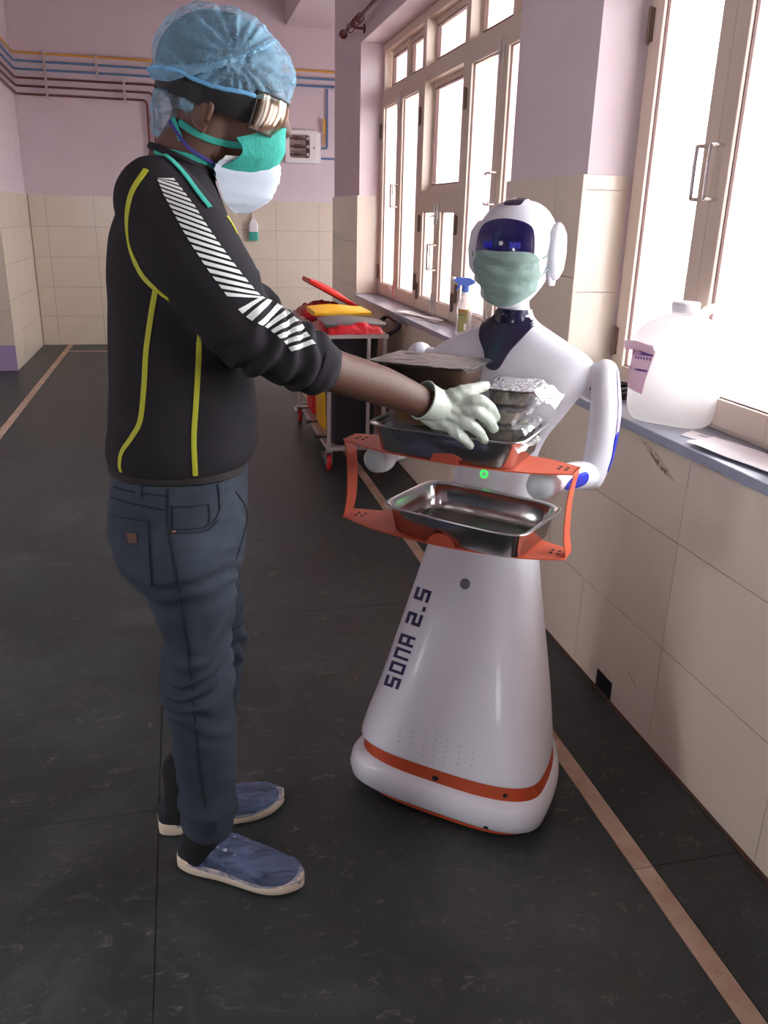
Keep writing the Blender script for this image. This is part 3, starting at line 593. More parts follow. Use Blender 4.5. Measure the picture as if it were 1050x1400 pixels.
# the face mask the robot wears
fm = thing('surgical_mask', 'pale green pleated surgical mask worn over the robot face', 'mask', tuple(RM @ Vector((.02, -.11, 1.32))), RT)
FMI = Matrix.Translation((-.02, .11, -1.32))
g = star_decal(ht, [(-.04, 1.382), (.02, 1.385), (.086, 1.382), (.094, 1.34), (.082, 1.303), (.058, 1.279), (.02, 1.267), (-.018, 1.279), (-.038, 1.303), (-.048, 1.34)], F2, (0, 1, 0), .0035, .002, 14, 6,
     bumpf=lambda x, z: .0028*math.sin((z-1.27)*190+2*math.sin(x*30))*(1 if z < 1.372 else .2)+.005*noise.noise((x*28, 0, z*40)), center=(.02, 1.33))
add('mask_cloth', xf(g, FMI), 'surg', fm, local=True, ang=80)
for sx in (-1, 1):
    for z0, z1 in ((1.372, 1.395), (1.33, 1.375)):
        pts = []
        for t in np.linspace(0, 1, 8):
            ang_ = math.radians(55+t*38); p = Vector((.02+sx*.5*math.sin(ang_), .5*-math.cos(ang_), z0+(z1-z0)*t)); h = ht.ray_cast(p, (Vector((.02, 0, p.z))-p).normalized())
            pts.append(h[0]+h[1]*.004)
        add('ear_loop', xf(tube(pts, .0016, 6), FMI), 'surg', fm, local=True)

# ================================================================ TRAYS AND FOOD
def tray(label, loc, rot):
    t = thing('steel_tray', label, 'tray', loc, rot, group='steel trays held by the robot')
    a, b, h = .182, .13, .064
    R_ = lambda z, i: ring(0, 0, z, a-i, b-i, b-i, 7, 64)
    add('pan', loft([R_(0, .028), R_(.004, .022), R_(h-.006, .0125), R_(h-.002, .009), R_(h, .001), R_(h+.0015, 0), R_(h+.003, .001), R_(h+.002, .01), R_(h-.004, .0155), R_(.008, .025), R_(.003, .034)]), 'shinysteel', t, local=True, ang=50)
    add('rolled_rim', tube(R_(h+.001, .001)+[R_(h+.001, .001)[0]], .0022, 8), 'steel', t, local=True)
    return t
lt = RM @ Vector((.03, -.21, .7575)); tray('empty steel tray on the lower orange plate, below the filled one', tuple(lt), math.radians(-46))
ut = RM @ Vector((-.012, -.212, .9515)); UR = math.radians(-39); tray('steel tray on the upper orange plate, holding food containers', tuple(ut), UR)
UM = Matrix.Translation(ut) @ Matrix.Rotation(UR, 4, 'Z')
def container(label, lx, ly, z, hx, hy, h, tub, food, lid, rz=0, flap=0, tilt=0):
    c = UM @ Vector((lx, ly, z)); c.z = ut.z+z
    t = thing('food_container', label, 'container', tuple(c), UR+rz, group='packed meals held over the upper tray')
    t.rotation_euler = (0, tilt, UR+rz)
    R_ = lambda zz, i, n=6: ring(0, 0, zz, hx-i, hy-i, hy-i, n, 40)
    add('tub', loft([R_(0, .014), R_(.003, .012), R_(h-.003, .004), R_(h-.003, -.007), R_(h-.001, -.008), R_(h, -.007), R_(h, .006), R_(.004, .014)]), tub, t, local=True)
    add('food', loft([R_(.005, .017), R_(h*.5, .0125), R_(h*.78, .0105), R_(h*.84, .03)]), food, t, local=True)
    rows = []
    nx, ny = 26, 18
    for j in range(ny):
        r = []
        for i in range(nx):
            x = -hx-.003+(2*hx+.006+flap)*i/(nx-1); y = -hy-.003+(2*hy+.006)*j/(ny-1)
            zz = h+.001+.0025*noise.noise((x*45, y*45, lx*9)); 
            if x > hx: zz -= (x-hx)*.55+.008*noise.noise((x*60, y*40, 1))
            r.append((x, y, zz))
        rows.append(r)
    add('lid_film', sheet(rows, .0006), lid, t, local=True, ang=25)
    return t
container('lowest clear container of orange food in the left stack in the upper tray', -.05, -.012, .006, .1, .078, .052, 'clearbox', 'curry', 'film')
container('middle clear container of yellow food in the left stack in the upper tray', -.058, -.012, .0605, .1, .08, .058, 'clearbox', 'dal', 'film')
container('topmost smoky container with grey lid under the sleeve side of the gloved hand', -.072, -.012, .121, .112, .082, .08, 'smoky', 'curry', 'greylid')
for k, (w, lab) in enumerate((('lowest', 'lowest clear pack of flatbread in the right stack, sitting in the upper tray'), ('second', 'second clear pack of flatbread from the bottom of the right stack'), ('third', 'third clear pack of flatbread from the bottom of the right stack'), ('top', 'topmost foil covered pack of flatbread in the right stack, film flap hanging out'))):
    container(lab, .108+.012*(k == 3), -.012+.006*(k % 2), .006+k*.0405, .05+.004*(k == 1), .075, .038, 'clearbox', 'bread', 'foil' if k == 3 else 'film', rz=.06*(k-1), flap=.05 if k == 3 else .012)

# ================================================================ PERSON
PO = (.03, 1.66, 0)
man = thing('person', 'person in blue hair cap, goggles, face masks, dark sweatshirt and jeans, holding meal packs', 'person', PO)
def padd(name, g, m, parent=None, **k): return add(name, g, m, parent or man, **k)
PY = 1.66
HR = Matrix.Rotation(math.radians(-7), 4, 'Z') @ Matrix.Rotation(math.radians(15), 4, 'Y')
HO = Vector(tuple(P(322, 150, PY)))
HM = Matrix.Translation(HO) @ HR
fV, sV, uV = [Vector((HR[0][i], HR[1][i], HR[2][i])) for i in range(3)]
def mirror(g):                          # the same piece on the far side of the head
    o = []
    for p in g[0]:
        v = Vector(tuple(p)); o.append(tuple(v-sV*(2*(v-HO).dot(sV))))
    return o, [tuple(reversed(f)) for f in g[1]]
def ell(px, py, r, s=0, pitch=0):
    c = Vector(tuple(P(px, py, PY)))+sV*s
    return xf(sphere((0, 0, 0), r, 28, 18), Matrix.Translation(c) @ HR @ Matrix.Rotation(pitch, 4, 'Y'))
# --- body: one continuous surface
A_ = lambda x, y, d: tuple(P(x, y, d))
armR = [A_(236, 290, 1.505), A_(290, 380, 1.47), A_(350, 455, 1.45), A_(400, 482, 1.465), A_(450, 505, 1.49), A_(520, 527, 1.53), A_(575, 549, 1.56), A_(600, 557, 1.575)]
armL = [(-.01, 1.83, 1.44), (.055, 1.875, 1.32), (.12, 1.90, 1.20), (.18, 1.905, 1.155), (.26, 1.905, 1.125), (.34, 1.905, 1.105), (.41, 1.90, 1.09)]
torso = lambda k: [ring(x, 1.66, z, a*k, b*k, None, 2.4, 40) for z, x, a, b in ((.86, -.03, .1, .13), (.95, -.025, .11, .14), (1.1, -.01, .12, .16), (1.25, -.005, .115, .165), (1.38, -.005, .105, .165), (1.45, -.01, .085, .14), (1.49, -.012, .06, .09), (1.53, -.008, .045, .055))]
hipR, hipL = (-.03, 1.575, .86), (-.03, 1.745, .86)
legR = [hipR, A_(262, 800, 1.585), A_(268, 880, 1.575), A_(277, 980, 1.57), A_(284, 1060, 1.565), A_(286, 1100, 1.563)]
legL = [hipL, (.012, 1.755, .66), (.03, 1.765, .49), (.0, 1.77, .3), (-.03, 1.77, .16), (-.045, 1.77, .09)]
skull = ell(303, 108, (.1, .078, .1))
bodyg = cat(loft(torso(.93)), limb([(-.02, 1.66, 1.45), (.01, 1.66, 1.52), A_(277, 185, PY), A_(288, 145, PY)], [.058, .06, .062, .064], 5, 20),
            skull, ell(330, 182, (.07, .06, .066)), ell(336, 150, (.074, .066, .08)), limb([A_(376, 148, PY), A_(386, 166, PY), A_(390, 180, PY)], [.009, .013, .015], 4, 12), ell(352, 214, (.03, .034, .026)),
            limb(armR, [.06, .056, .046, .041, .04, .038, .031, .028], 5, 18), limb(armL, [.06, .058, .05, .046, .042, .034, .03], 5, 18),
            limb(legR, [.08, .07, .06, .054, .042, .038], 5, 18), limb(legL, [.08, .07, .06, .054, .042, .038], 5, 18))
bV, bF, bN = fuse(bodyg, .0065, 8)
body = padd('body', (bV, bF), 'skin', ang=180)
bodyt = bvh(bV, bF)
for sg in (-1, 1):                      # ears, eyes
    c = Vector(tuple(P(281, 157, PY)))+sV*sg*.073
    em = Matrix.Translation(c) @ HR @ Matrix.Rotation(sg*.25, 4, 'Z')
    rim = smooth_path([(.012, 0, -.012), (.016, 0, .008), (.006, 0, .026), (-.010, 0, .028), (-.018, 0, .012), (-.014, 0, -.008), (-.004, 0, -.024), (.008, 0, -.03), (.012, 0, -.02)], 5)
    padd('ear', xf(cat(tube(rim, .0048, 10), sphere((-.001, sg*.002, 0), (.014, .004, .026), 14, 10), sphere((.006, 0, -.026), (.009, .005, .009), 10, 8)), em), 'skin')
    ec = Vector(tuple(P(366, 149, PY)))+sV*sg*.031
    ey = padd('eye', xf(sphere((0, 0, 0), .0125, 16, 10), Matrix.Translation(ec) @ HR), 'eyewhite')
    padd('iris', xf(sphere((.0085, 0, -.002), (.005, .006, .006), 12, 8), Matrix.Translation(ec) @ HR), 'iris', ey)
    padd('eyebrow', xf(limb([(.012, -sg*.014, .026), (.014, 0, .030), (.004, sg*.02, .027)], [.003, .0045, .003], 4, 8), Matrix.Translation(ec) @ HR), 'hair')
mc = Vector(tuple(P(374, 200, PY)))
padd('mouth', xf(cat(limb([(-.008, -.022, 0), (.002, 0, .003), (-.008, .022, 0)], [.003, .006, .003], 4, 10), limb([(-.009, -.02, -.008), (.0, 0, -.009), (-.009, .02, -.008)], [.003, .007, .003], 4, 10)), Matrix.Translation(mc) @ HR), 'lips')
hairg = cat(ell(300, 103, (.112, .09, .1)), ell(262, 128, (.064, .08, .06)))
hV, hF, hN = fuse(hairg, .006, 6)
keep = [f for f in hF if all((Vector(hV[i])-HO).dot(uV) > -.012+.55*min(0, (Vector(hV[i])-HO).dot(fV)+.02)*0 + (.03 if (Vector(hV[i])-HO).dot(fV) > .0 else 0) for i in f)]
padd('hair', (hV, keep), 'hair', ang=180)
headt = bvh(np.vstack([bV, hV]), bF+[tuple(i+len(bV) for i in f) for f in hF])

# --- sweatshirt
tor = [ring(x, 1.66, z, a, b, None, n, 48) for z, x, a, b, n in ((.988, -.018, .125, .172, 2.5), (.995, -.018, .139, .18, 2.5), (1.03, -.012, .146, .186, 2.5), (1.08, -.007, .143, .186, 2.5), (1.15, -.004, .137, .184, 2.5), (1.25, -.004, .134, .186, 2.5), (1.34, -.004, .126, .188, 2.5), (1.41, -.006, .112, .178, 2.4), (1.46, -.006, .094, .15, 2.3), (1.50, .002, .074, .105, 2.2), (1.53, .012, .06, .074, 2), (1.545, .016, .053, .064, 2))]
slR = limb([A_(218, 280, 1.53), A_(262, 345, 1.485), A_(303, 405, 1.465), A_(352, 460, 1.45), A_(392, 478, 1.465), A_(430, 499, 1.482)], [.078, .083, .074, .067, .06, .054], 6, 24)
slL = limb([(-.015, 1.80, 1.43), (.05, 1.865, 1.32), (.115, 1.895, 1.21), (.165, 1.9, 1.17), (.235, 1.905, 1.135)], [.08, .08, .07, .062, .05], 6, 24)
sV_, sF_, sN_ = fuse(cat(loft(tor), slR, slL), .007, 10)
ax = [np.array(p) for p in armR]; ela = np.array(A_(350, 455, 1.45)); fdir = np.array(armR[4])-ela; fl = np.linalg.norm(fdir); fdir /= fl; updir = np.array(armR[0])-ela; updir /= np.linalg.norm(updir)
for i in range(len(sV_)):
    p = sV_[i]; n = sN_[i]; d = 0
    d += .003*noise.noise((p[0]*9, p[1]*9, p[2]*7))*2
    if p[0] > .03 and p[1] < 1.58:
        t = (p-ela) @ fdir; w = max(0, min(1, (t+.05)/.04))*(1 if np.linalg.norm(p-ela-fdir*t) < .095 else 0)
        d += w*(.0055*math.sin(t*165+3.0*noise.noise((p[0]*22, p[1]*22, p[2]*22))+p[2]*30)*(1 if t < .115 else .35))
        tu = (p-ela) @ updir
        if tu > 0 and p[1] < 1.52: d += .0025*math.sin(tu*75+4*noise.noise((p[0]*14, p[1]*14, p[2]*14)))*max(0, 1-tu/.2)
    if p[2] < 1.12: d += .003*noise.noise((p[0]*10+3, p[1]*10, p[2]*22))*2*(1.12-p[2])/.15
    sV_[i] = p+n*d
swe = padd('sweatshirt', (sV_, sF_), 'sweater', ang=180)
swt2 = bvh(sV_, sF_)
cf = [np.array(A_(424, 496, 1.48)), np.array(A_(438, 502, 1.485))]
padd('cuff', tube([cf[0], cf[0]*.6+cf[1]*.4, cf[1]], [.0545, .0545, .05], 28), 'sweater', swe)
padd('collar', tube([(.018+.056*math.cos(t), 1.66+.067*math.sin(t), 1.536-.024*math.cos(t)) for t in np.linspace(0, 2*PI, 33)], .006, 10, False), 'sweater', swe)
for w, pts in ((.0095, [(200, 232), (181, 262), (174, 296), (176, 330), (184, 356), (196, 378), (213, 395), (232, 410)]), (.0095, [(213, 396), (207, 430), (200, 480), (197, 530), (192, 575), (181, 597), (167, 618), (164, 636), (166, 645)]), (.0095, [(273, 460), (271, 500), (268, 550), (265, 600), (267, 650)]), (.007, [(310, 296), (317, 307), (324, 320)])):
    padd('piping', ribbon(swt2, pts, w, .0006, .002), 'yellowpipe', swe)
# hatched print down the sleeve
cen = smooth_path([(224, 240), (247, 278), (278, 330), (313, 380), (345, 418), (372, 432), (396, 452), (420, 482)], 12)
cen = [np.array(c) for c in cen]; seg = [0]
for a, b in zip(cen, cen[1:]): seg.append(seg[-1]+np.linalg.norm(b-a))
def along(s):
    k = int(np.searchsorted(seg, s, 'right'))-1; k = max(0, min(k, len(cen)-2)); f = (s-seg[k])/(seg[k+1]-seg[k]); c = cen[k]*(1-f)+cen[k+1]*f
    t = cen[k+1]-cen[k]; t = t/np.linalg.norm(t); return c, t, np.array([-t[1], t[0]])
s0 = 0; L_ = seg[-1]
while s0 < L_-6:
    f = s0/L_; wd = np.interp(f, [0, .12, .3, .6, .8, 1], [9, 14, 16, 17, 18, 15]); stp = np.interp(f, [0, .2, .5, .7, 1], [7, 10, 13.5, 13, 12]); th = stp*.56
    sk_ = -1.25 if f < .64 else -.35
    for shrink in (1, .85, .7, .5):
        q = []
        for side, e in ((1, 0), (-1, 0), (-1, 1), (1, 1)):
            ss = min(max(s0+e*th+side*wd*sk_*shrink, 0), L_-.01); c, t, nn = along(ss); q.append(c+nn*side*wd*shrink)
        g = patch(swt2, q, 14, 4, .0012, .0006)
        if g: break
    if g: padd('sleeve_stripe', g, 'stripe', swe, smooth=False)
    s0 += stp
padd('undershirt', loft([ring(-.022, 1.66, z, a, b, None, 2.5, 48) for z, a, b in ((.975, .128, .166), (.981, .1365, .174), (.995, .136, .176), (1.01, .13, .17))]), 'undershirt')
# --- jeans
pel = [ring(x, 1.66, z, a, b, None, 2.5, 48) for z, x, a, b in ((.74, -.03, .1, .15), (.78, -.03, .128, .168), (.83, -.03, .137, .173), (.89, -.028, .137, .17), (.983, -.02, .134, .17), (.99, -.02, .126, .164))]
jl = lambda pts, r: limb(pts, r, 6, 24)
jR = jl([(-.03, 1.585, .82), A_(260, 790, 1.585), A_(267, 850, 1.578), A_(269, 890, 1.575), A_(276, 980, 1.572), A_(282, 1050, 1.567), A_(287, 1112, 1.563)], [.118, .096, .078, .073, .073, .066, .064])
jL = jl([(-.03, 1.74, .82), (.008, 1.755, .68), (.03, 1.765, .54), (.028, 1.768, .46), (.0, 1.77, .3), (-.026, 1.77, .18), (-.036, 1.77, .13)], [.115, .092, .076, .072, .07, .062, .06])
jV, jF, jN = fuse(cat(loft(pel), jR, jL), .007, 8)
for i in range(len(jV)):
    p = jV[i]; n = jN[i]; z = p[2]; d = .004*noise.noise((p[0]*8, p[1]*8, z*10))*1.6
    ks = math.exp(-((z-.53)/.1)**2)+.9*math.exp(-((z-.17)/.1)**2)+.55*math.exp(-((z-.76)/.07)**2)
    d += ks*.0065*math.sin(z*120+9*noise.noise((p[0]*9, p[1]*9, z*9))+p[0]*25)
    jV[i] = p+n*d
jea = padd('jeans', (jV, jF), 'denim', ang=180)
jt = bvh(jV, jF)
for w, pts in ((.004, [(230, 668), (231, 720), (241, 780), (252, 850), (262, 930), (268, 1000), (274, 1060), (281, 1105)]), (.0035, [(233, 723), (258, 723), (280, 720), (294, 710), (301, 692), (302, 668)]), (.0025, [(233, 728), (262, 728), (285, 723), (299, 711)]),
               (.003, [(236, 692), (262, 692), (286, 688)]), (.0025, [(236, 692), (237, 708), (238, 721)]), (.0025, [(285, 689), (287, 705), (284, 718)]), (.0035, [(150, 664), (180, 672), (228, 678)]), (.003, [(152, 680), (180, 688), (226, 697)]), (.003, [(322, 672), (334, 690), (337, 712), (330, 740), (322, 765)])):
    padd('stitching', ribbon(jt, pts, w, .0012, .0012), 'seam', jea)
g = patch(jt, [(153, 705), (202, 713), (207, 800), (172, 778)], 10, 12, .0008, .002); padd('back_pocket', g, 'denim', jea)
g = patch(jt, [(176, 727), (189, 728), (190, 741), (179, 742)], 5, 5, .0032, .002); padd('leather_patch', g, 'leather', jea)
h = hit(jt, 237, 727, .002); padd('rivet', sphere(h[0], (.004, .003, .004), 12, 8), 'brass', jea)
for pts in ([(191, 658), (190, 668), (189, 678)], [(300, 660), (302, 674), (303, 690)]): padd('belt_loop', ribbon(jt, pts, .011, .001, .003), 'denim', jea)

# --- shoes under plastic covers
def shoe(heel, toe):
    h = Vector(heel); d = Vector(toe)-h; L = d.length; d.normalize(); s = d.cross(Vector((0, 0, 1))) * -1
    m = Matrix(((d.x, s.x, 0, h.x), (d.y, s.y, 0, h.y), (d.z, 0, 1, 0), (0, 0, 0, 1)))
    prof = [(0, .02), (.01, .032), (.05, .04), (.11, .04), (.17, .046), (.215, .049), (.25, .043), (.275, .031), (.289, .019), (.295, .008)]
    prof = [(x*L/.295, w) for x, w in prof]
    sp = smooth_path([(x, w, 0) for x, w in prof], 4)
    rise = lambda x: .012*max(0, (x/L-.72)/.28)**2+.006*max(0, .1-x/L)/.1
    def section(x, w, lift, hh, bulge):   # bottom flat, rounded sides
        z0 = rise(x)+lift
        return [(x, w*math.copysign(abs(math.cos(t))**.6, math.cos(t)), z0+hh*(.5+.5*math.copysign(abs(math.sin(t))**.5, math.sin(t)))) for t in np.linspace(0, 2*PI, 25)[:-1]]
    sole = loft([section(p[0], max(p[1], .006), 0, .044-.008*min(1, max(0, (p[0]/L-.35)/.3)), 0) for p in sp])
    def top(x): return float(np.interp(x/L, [0, .06, .16, .3, .42, .55, .7, .85, .95, 1], [.075, .095, .1, .102, .094, .08, .066, .056, .046, .034]))
    def dome(x, w, k, z0, e):
        hh = (top(x)+e-z0)
        return [(x, w*k*math.copysign(abs(math.cos(t))**.8, math.cos(t)), z0+hh*max(0, math.sin(t))**.8) for t in np.linspace(0, PI, 15)]
    upper = loft([dome(p[0], max(p[1]-.003, .005), 1, .028, 0) for p in sp])
    o = padd('shoe', xf(upper, m), 'shoe')
    padd('sole', xf(sole, m), 'sole', o)
    padd('sock', xf(limb([(.055*L/.3, 0, .06), (.064*L/.3, 0, .11), (.064*L/.3, 0, .17)], [.048, .049, .05], 4, 20), m), 'sock', o)
    fr = [p for p in sp if .24*L < p[0]]
    rows = []
    for p in fr:
        r = dome(p[0], max(p[1]+.003, .009), 1, .03 if p[0] < .85*L else .034, .006)
        bk_ = max(0, 1-(p[0]-.24*L)/(.16*L)); r = [(q[0]-.05*bk_*max(0, 1-(q[2]-.03)/.07)+.008*bk_*math.sin(q[1]*170), q[1], q[2]) for q in r]
        rows.append([(q[0], q[1], q[2]+.009*noise.noise((q[0]*9, q[1]*60, q[2]*60))+.006*noise.noise((q[0]*14, q[1]*150, 4))) for q in r])
    cv = padd('shoe_cover', xf(sheet(rows, .0006), m), 'cover', o, ang=60)
    for k in range(4):
        x = L*(.34+.07*k)
        for sg in (-1, 1):
            padd('eyelet', xf(box(x-.005, x+.005, -.003, .003, 0, .002), m @ Matrix.Translation((0, sg*.022, top(x)*.93-.003)) @ Matrix.Rotation(-sg*.55, 4, 'X')), 'stripe', o, smooth=False)
    padd('lace', xf(tube(smooth_path([(L*.3, -.012, top(L*.3)+.004), (L*.36, -.004, top(L*.36)+.012), (L*.38, .008, top(L*.38)+.012), (L*.34, .014, top(L*.34)+.006)], 5), .0028, 8), m), 'black', o)
    for q in ((.02, .034, .12), (.05, .046, .03)):
        pass
    return o
shoe((-.072, 1.637, 0), (.197, 1.492, 0))
o2 = shoe((-.126, 1.752, 0), (.188, 1.795, 0))

# --- cap
capg = cat(ell(302, 92, (.12, .102, .096)), ell(346, 102, (.078, .088, .066)), ell(246, 106, (.052, .08, .032)))
cV, cF, cN = fuse(capg, .005, 10)
ctr = bvh(cV, cF); pin = Vector(tuple(hit(ctr, 326, 80, 0)[0]))
pinm = pin-sV*(2*(pin-HO).dot(sV))
for i in range(len(cV)):
    v = Vector(cV[i]); q = pin if (v-HO).dot(sV) < 0 else pinm; d = v-q; r = d.length
    a = math.atan2(d.dot(uV), d.dot(fV)); w = math.exp(-(r/.09)**2)*min(1, r/.015)
    e = .0045*math.sin(a*17+2*noise.noise(tuple(v*20)))*w - .005*math.exp(-(r/.02)**2) + .004*noise.noise(tuple(v*28)) + .0022*math.sin(a*31)*math.exp(-(r/.13)**2)*min(1, r/.03)
    cV[i] = np.array(v+Vector(cN[i])*e)
def capkeep(i):
    v = Vector(cV[i])-HO; f, uz = v.dot(fV), v.dot(uV)
    return uz > float(np.interp(f, [-.15, -.09, -.04, .02, .07, .12, .16], [.012, .02, .012, .02, .03, .022, .0]))
cap = padd('hair_cap', (cV, [f for f in cF if all(capkeep(i) for i in f)]), 'cap', ang=180)
cvt = bvh(cV, cF)
fo = ribbon(cvt, [(208, 101), (228, 100), (256, 97), (288, 92), (312, 85), (327, 78), (342, 71), (360, 63), (374, 56)], [.016, .024, .02, .014, .007, .006, .006, .005, .004], .001, .005)
padd('gathered_fold', fo, 'cap', cap)
# elastic edge: follows the cut
lowv = []
for k in range(72):
    t = 2*PI*k/72; best = None
    dr = fV*math.cos(t)+sV*math.sin(t)
    f0 = .1*math.cos(t); 
    for _ in range(4):
        uz = float(np.interp(f0, [-.15, -.09, -.04, .02, .07, .12, .16], [.012, .02, .012, .02, .03, .022, .0]))+.003
        c0 = HO+uV*uz-fV*.03; h = bvh(cV, cF).ray_cast(c0+dr*.4, -dr) if k == 0 and _ == 0 else ctr.ray_cast(c0+dr*.4, -dr)
        if h[0] is None: break
        f0 = (h[0]-HO).dot(fV)
    if h[0] is not None: lowv.append(h[0]+dr*.001+uV*.004*noise.noise((math.cos(t)*4, math.sin(t)*4, 0)))
padd('elastic_edge', tube(lowv+[lowv[0]], .0038, 8, False), 'capband', cap)
tl = fuse(cat(ell(236, 140, (.036, .05, .034)), ell(226, 160, (.026, .04, .034)), ell(246, 122, (.03, .045, .02)), ell(264, 148, (.016, .03, .016), -.045), ell(286, 112, (.02, .02, .014), -.075)), .0045, 5)
tv = tl[0].copy()
for i in range(len(tv)): tv[i] = tv[i]+tl[2][i]*(.006*noise.noise(tuple(Vector(tv[i])*45))+.003*math.sin(tv[i][2]*230+6*noise.noise(tuple(Vector(tv[i])*30))))
padd('cap_tail', (tv, tl[1]), 'cap', cap, ang=180)

# --- goggles
ga = ribbon(headt, [(232, 121), (252, 124), (280, 130), (310, 137), (336, 146), (360, 154)], [.012, .022, .036, .044, .05, .05], .004, .004)
gog = bpy.data.objects.new('goggles', None); COL.objects.link(gog); gog.parent = man; ORG[gog.name] = PO
for a in (ga, mirror(ga)): padd('side_shield', a, 'strapblack', gog)
def H(f, s, u): return HO+fV*f+sV*s+uV*u
rows = []
GA = np.linspace(-74, 74, 25)
for v in np.linspace(0, 1, 7):
    rows.append([H(.014+(.076-.01*v*v+.004*math.sin(PI*v))*math.cos(math.radians(a)), (.08)*math.sin(math.radians(a)), .034-.062*v) for a in GA])
padd('lens', sheet(rows, .0015), 'lens', gog, ang=60)
edge = rows[0]+[r[-1] for r in rows[1:]]+rows[-1][::-1][1:]+[r[0] for r in rows[::-1][1:-1]]
padd('frame', tube(edge+[edge[0]], .0022, 8, False), 'strapblack', gog)
# --- masks
def msheet(cen, edg, sw, p=1.7, th=.0015, nv=14, nw=25, pleat=0, pf=70):
    c = smooth_path([tuple(P(*q, PY)) for q in cen], 6); e = smooth_path([tuple(P(*q, PY)) for q in edg], 6); rows = []
    for i in range(nv):
        t = i/(nv-1); ci = c[int(round(t*(len(c)-1)))]; ei = e[int(round(t*(len(e)-1)))]; r = []
        for w in np.linspace(-1, 1, nw):
            k = abs(w)**p; q = Vector(tuple(ci*(1-k)+ei*k)); q = q-sV*((q-HO).dot(sV)); ss = math.copysign(abs(w)**.85, w)*(sw if not hasattr(sw, '__len__') else np.interp(t, np.linspace(0, 1, len(sw)), sw))
            r.append(q+sV*ss+fV*(pleat*math.sin(t*pf)+pleat*noise.noise((t*9, w*5, 2))))
        rows.append(r)
    return sheet(rows, th)
gm = padd('cloth_mask', msheet([(391, 176), (390, 196), (382, 222), (362, 248), (338, 258)], [(326, 193), (334, 205), (326, 220), (304, 232), (294, 240)], [.069, .071, .069, .064, .055], pleat=.0018), 'green', ang=70)
nm = padd('respirator_mask', msheet([(377, 220), (382, 228), (382, 243), (374, 264), (366, 276), (340, 290), (328, 292)], [(312, 217), (302, 224), (297, 233), (302, 256), (308, 274), (318, 287), (324, 291)], [.066, .068, .068, .06, .052, .034, .02], 1.3, .002, 22, 31, .0012), 'n95', ang=50)
for pts, w in (([(336, 199), (312, 196), (288, 191), (264, 180), (246, 168)], .011),):
    a = ribbon(headt, pts, w, .003, .002); [padd('mask_strap', b, 'green', gm) for b in (a, mirror(a))]
nt = bvh(np.vstack([bV, sV_]), bF+[tuple(i+len(bV) for i in f) for f in sF_])
a = ribbon(headt, [(320, 238), (302, 232), (280, 220), (256, 214), (234, 209)], .011, .003, .002); [padd('mask_strap', b, 'green', gm) for b in (a, mirror(a))]
padd('mask_tie', ribbon(nt, [(214, 207), (232, 219), (250, 238), (268, 262), (286, 285)], .01, .003, .002), 'green', gm)
padd('mask_tie', ribbon(nt, [(240, 164), (244, 178), (249, 193)], .009, .006, .002), 'green', gm)
a = ribbon(headt, [(322, 231), (300, 226), (276, 214), (258, 202), (246, 186), (236, 168)], .006, .007, .0015); [padd('elastic_strap', b, 'bluestrap', nm) for b in (a, mirror(a))]
zz = [tuple(P(x, y, PY)) for x, y in ((312, 219), (340, 220), (376, 222))]
rows = msheet([(377, 219.5), (379, 222), (381, 225)], [(312, 215.5), (310, 218), (308, 221)], [.067, .068, .068], 1.9, .0012, 4); padd('seam_band', rows, 'stripe', nm)

# --- gloved hands
def finger(pts, r0, r1): return limb(pts, list(np.linspace(r0, r1, len(pts))), 5, 14)
WR = np.array(A_(583, 551, 1.565))
def Q(x, y, d): return A_(x, y, d)
fing = [finger([Q(606, 548, 1.575), Q(622, 539, 1.562), Q(642, 533, 1.566), Q(663, 528, 1.585)], .0165, .011),
        finger([Q(628, 549, 1.568), Q(653, 547, 1.553), Q(669, 557, 1.566), Q(678, 571, 1.592)], .015, .0102),
        finger([Q(628, 560, 1.566), Q(651, 563, 1.55), Q(666, 573, 1.563), Q(675, 586, 1.59)], .015, .0102),
        finger([Q(622, 571, 1.566), Q(641, 580, 1.552), Q(654, 590, 1.564), Q(662, 602, 1.588)], .0145, .0098),
        finger([Q(612, 579, 1.568), Q(624, 592, 1.556), Q(635, 600, 1.566), Q(643, 609, 1.584)], .0135, .009)]
palm = [limb([Q(588, 549, 1.574), Q(612, 550, 1.576), Q(642, 549, 1.57)], [.028, .025, .0165], 4, 16), limb([Q(588, 557, 1.574), Q(612, 562, 1.574), Q(640, 563, 1.566)], [.028, .025, .0165], 4, 16), limb([Q(586, 564, 1.575), Q(604, 575, 1.577), Q(628, 580, 1.57)], [.025, .022, .016], 4, 16)]
gV, gF, gN = fuse(cat(*fing, *palm), .0024, 4)
for i in range(len(gV)):
    p = Vector(gV[i]); gV[i] = gV[i]+gN[i]*(.0012*noise.noise(tuple(p*60))+.0011*math.sin(p.x*260+p.z*200+5*noise.noise(tuple(p*25)))*(1 if p.x < WR[0]+.07 else .35))
gl = padd('glove', (gV, gF), 'glove', ang=180)
w0, w1 = np.array(A_(578, 547, 1.562)), np.array(A_(598, 555, 1.572))
padd('glove_cuff', loft([[tuple(q) for q in r] for r in (lambda T: [T[0:28], T[28:56], T[56:84], T[84:112]])(tube([w0, w0*.5+w1*.5, w1, w1+(w1-w0)*.4], [.0385, .036, .0335, .028], 28, False)[0])], cap=False), 'glove', gl)
padd('cuff_bead', tube([tuple(q) for q in tube([w0, w1], [.0385, .0385], 28, False)[0][:28]]+[tuple(tube([w0, w1], [.0385, .0385], 28, False)[0][0])], .0022, 8, False), 'glove', gl)
Lh = Vector((.405, 1.90, 1.13))
lf = [finger([(.42, 1.895, 1.13), (.445, 1.885, 1.155), (.455, 1.868, 1.16), (.462, 1.85, 1.158)], .014, .01)]
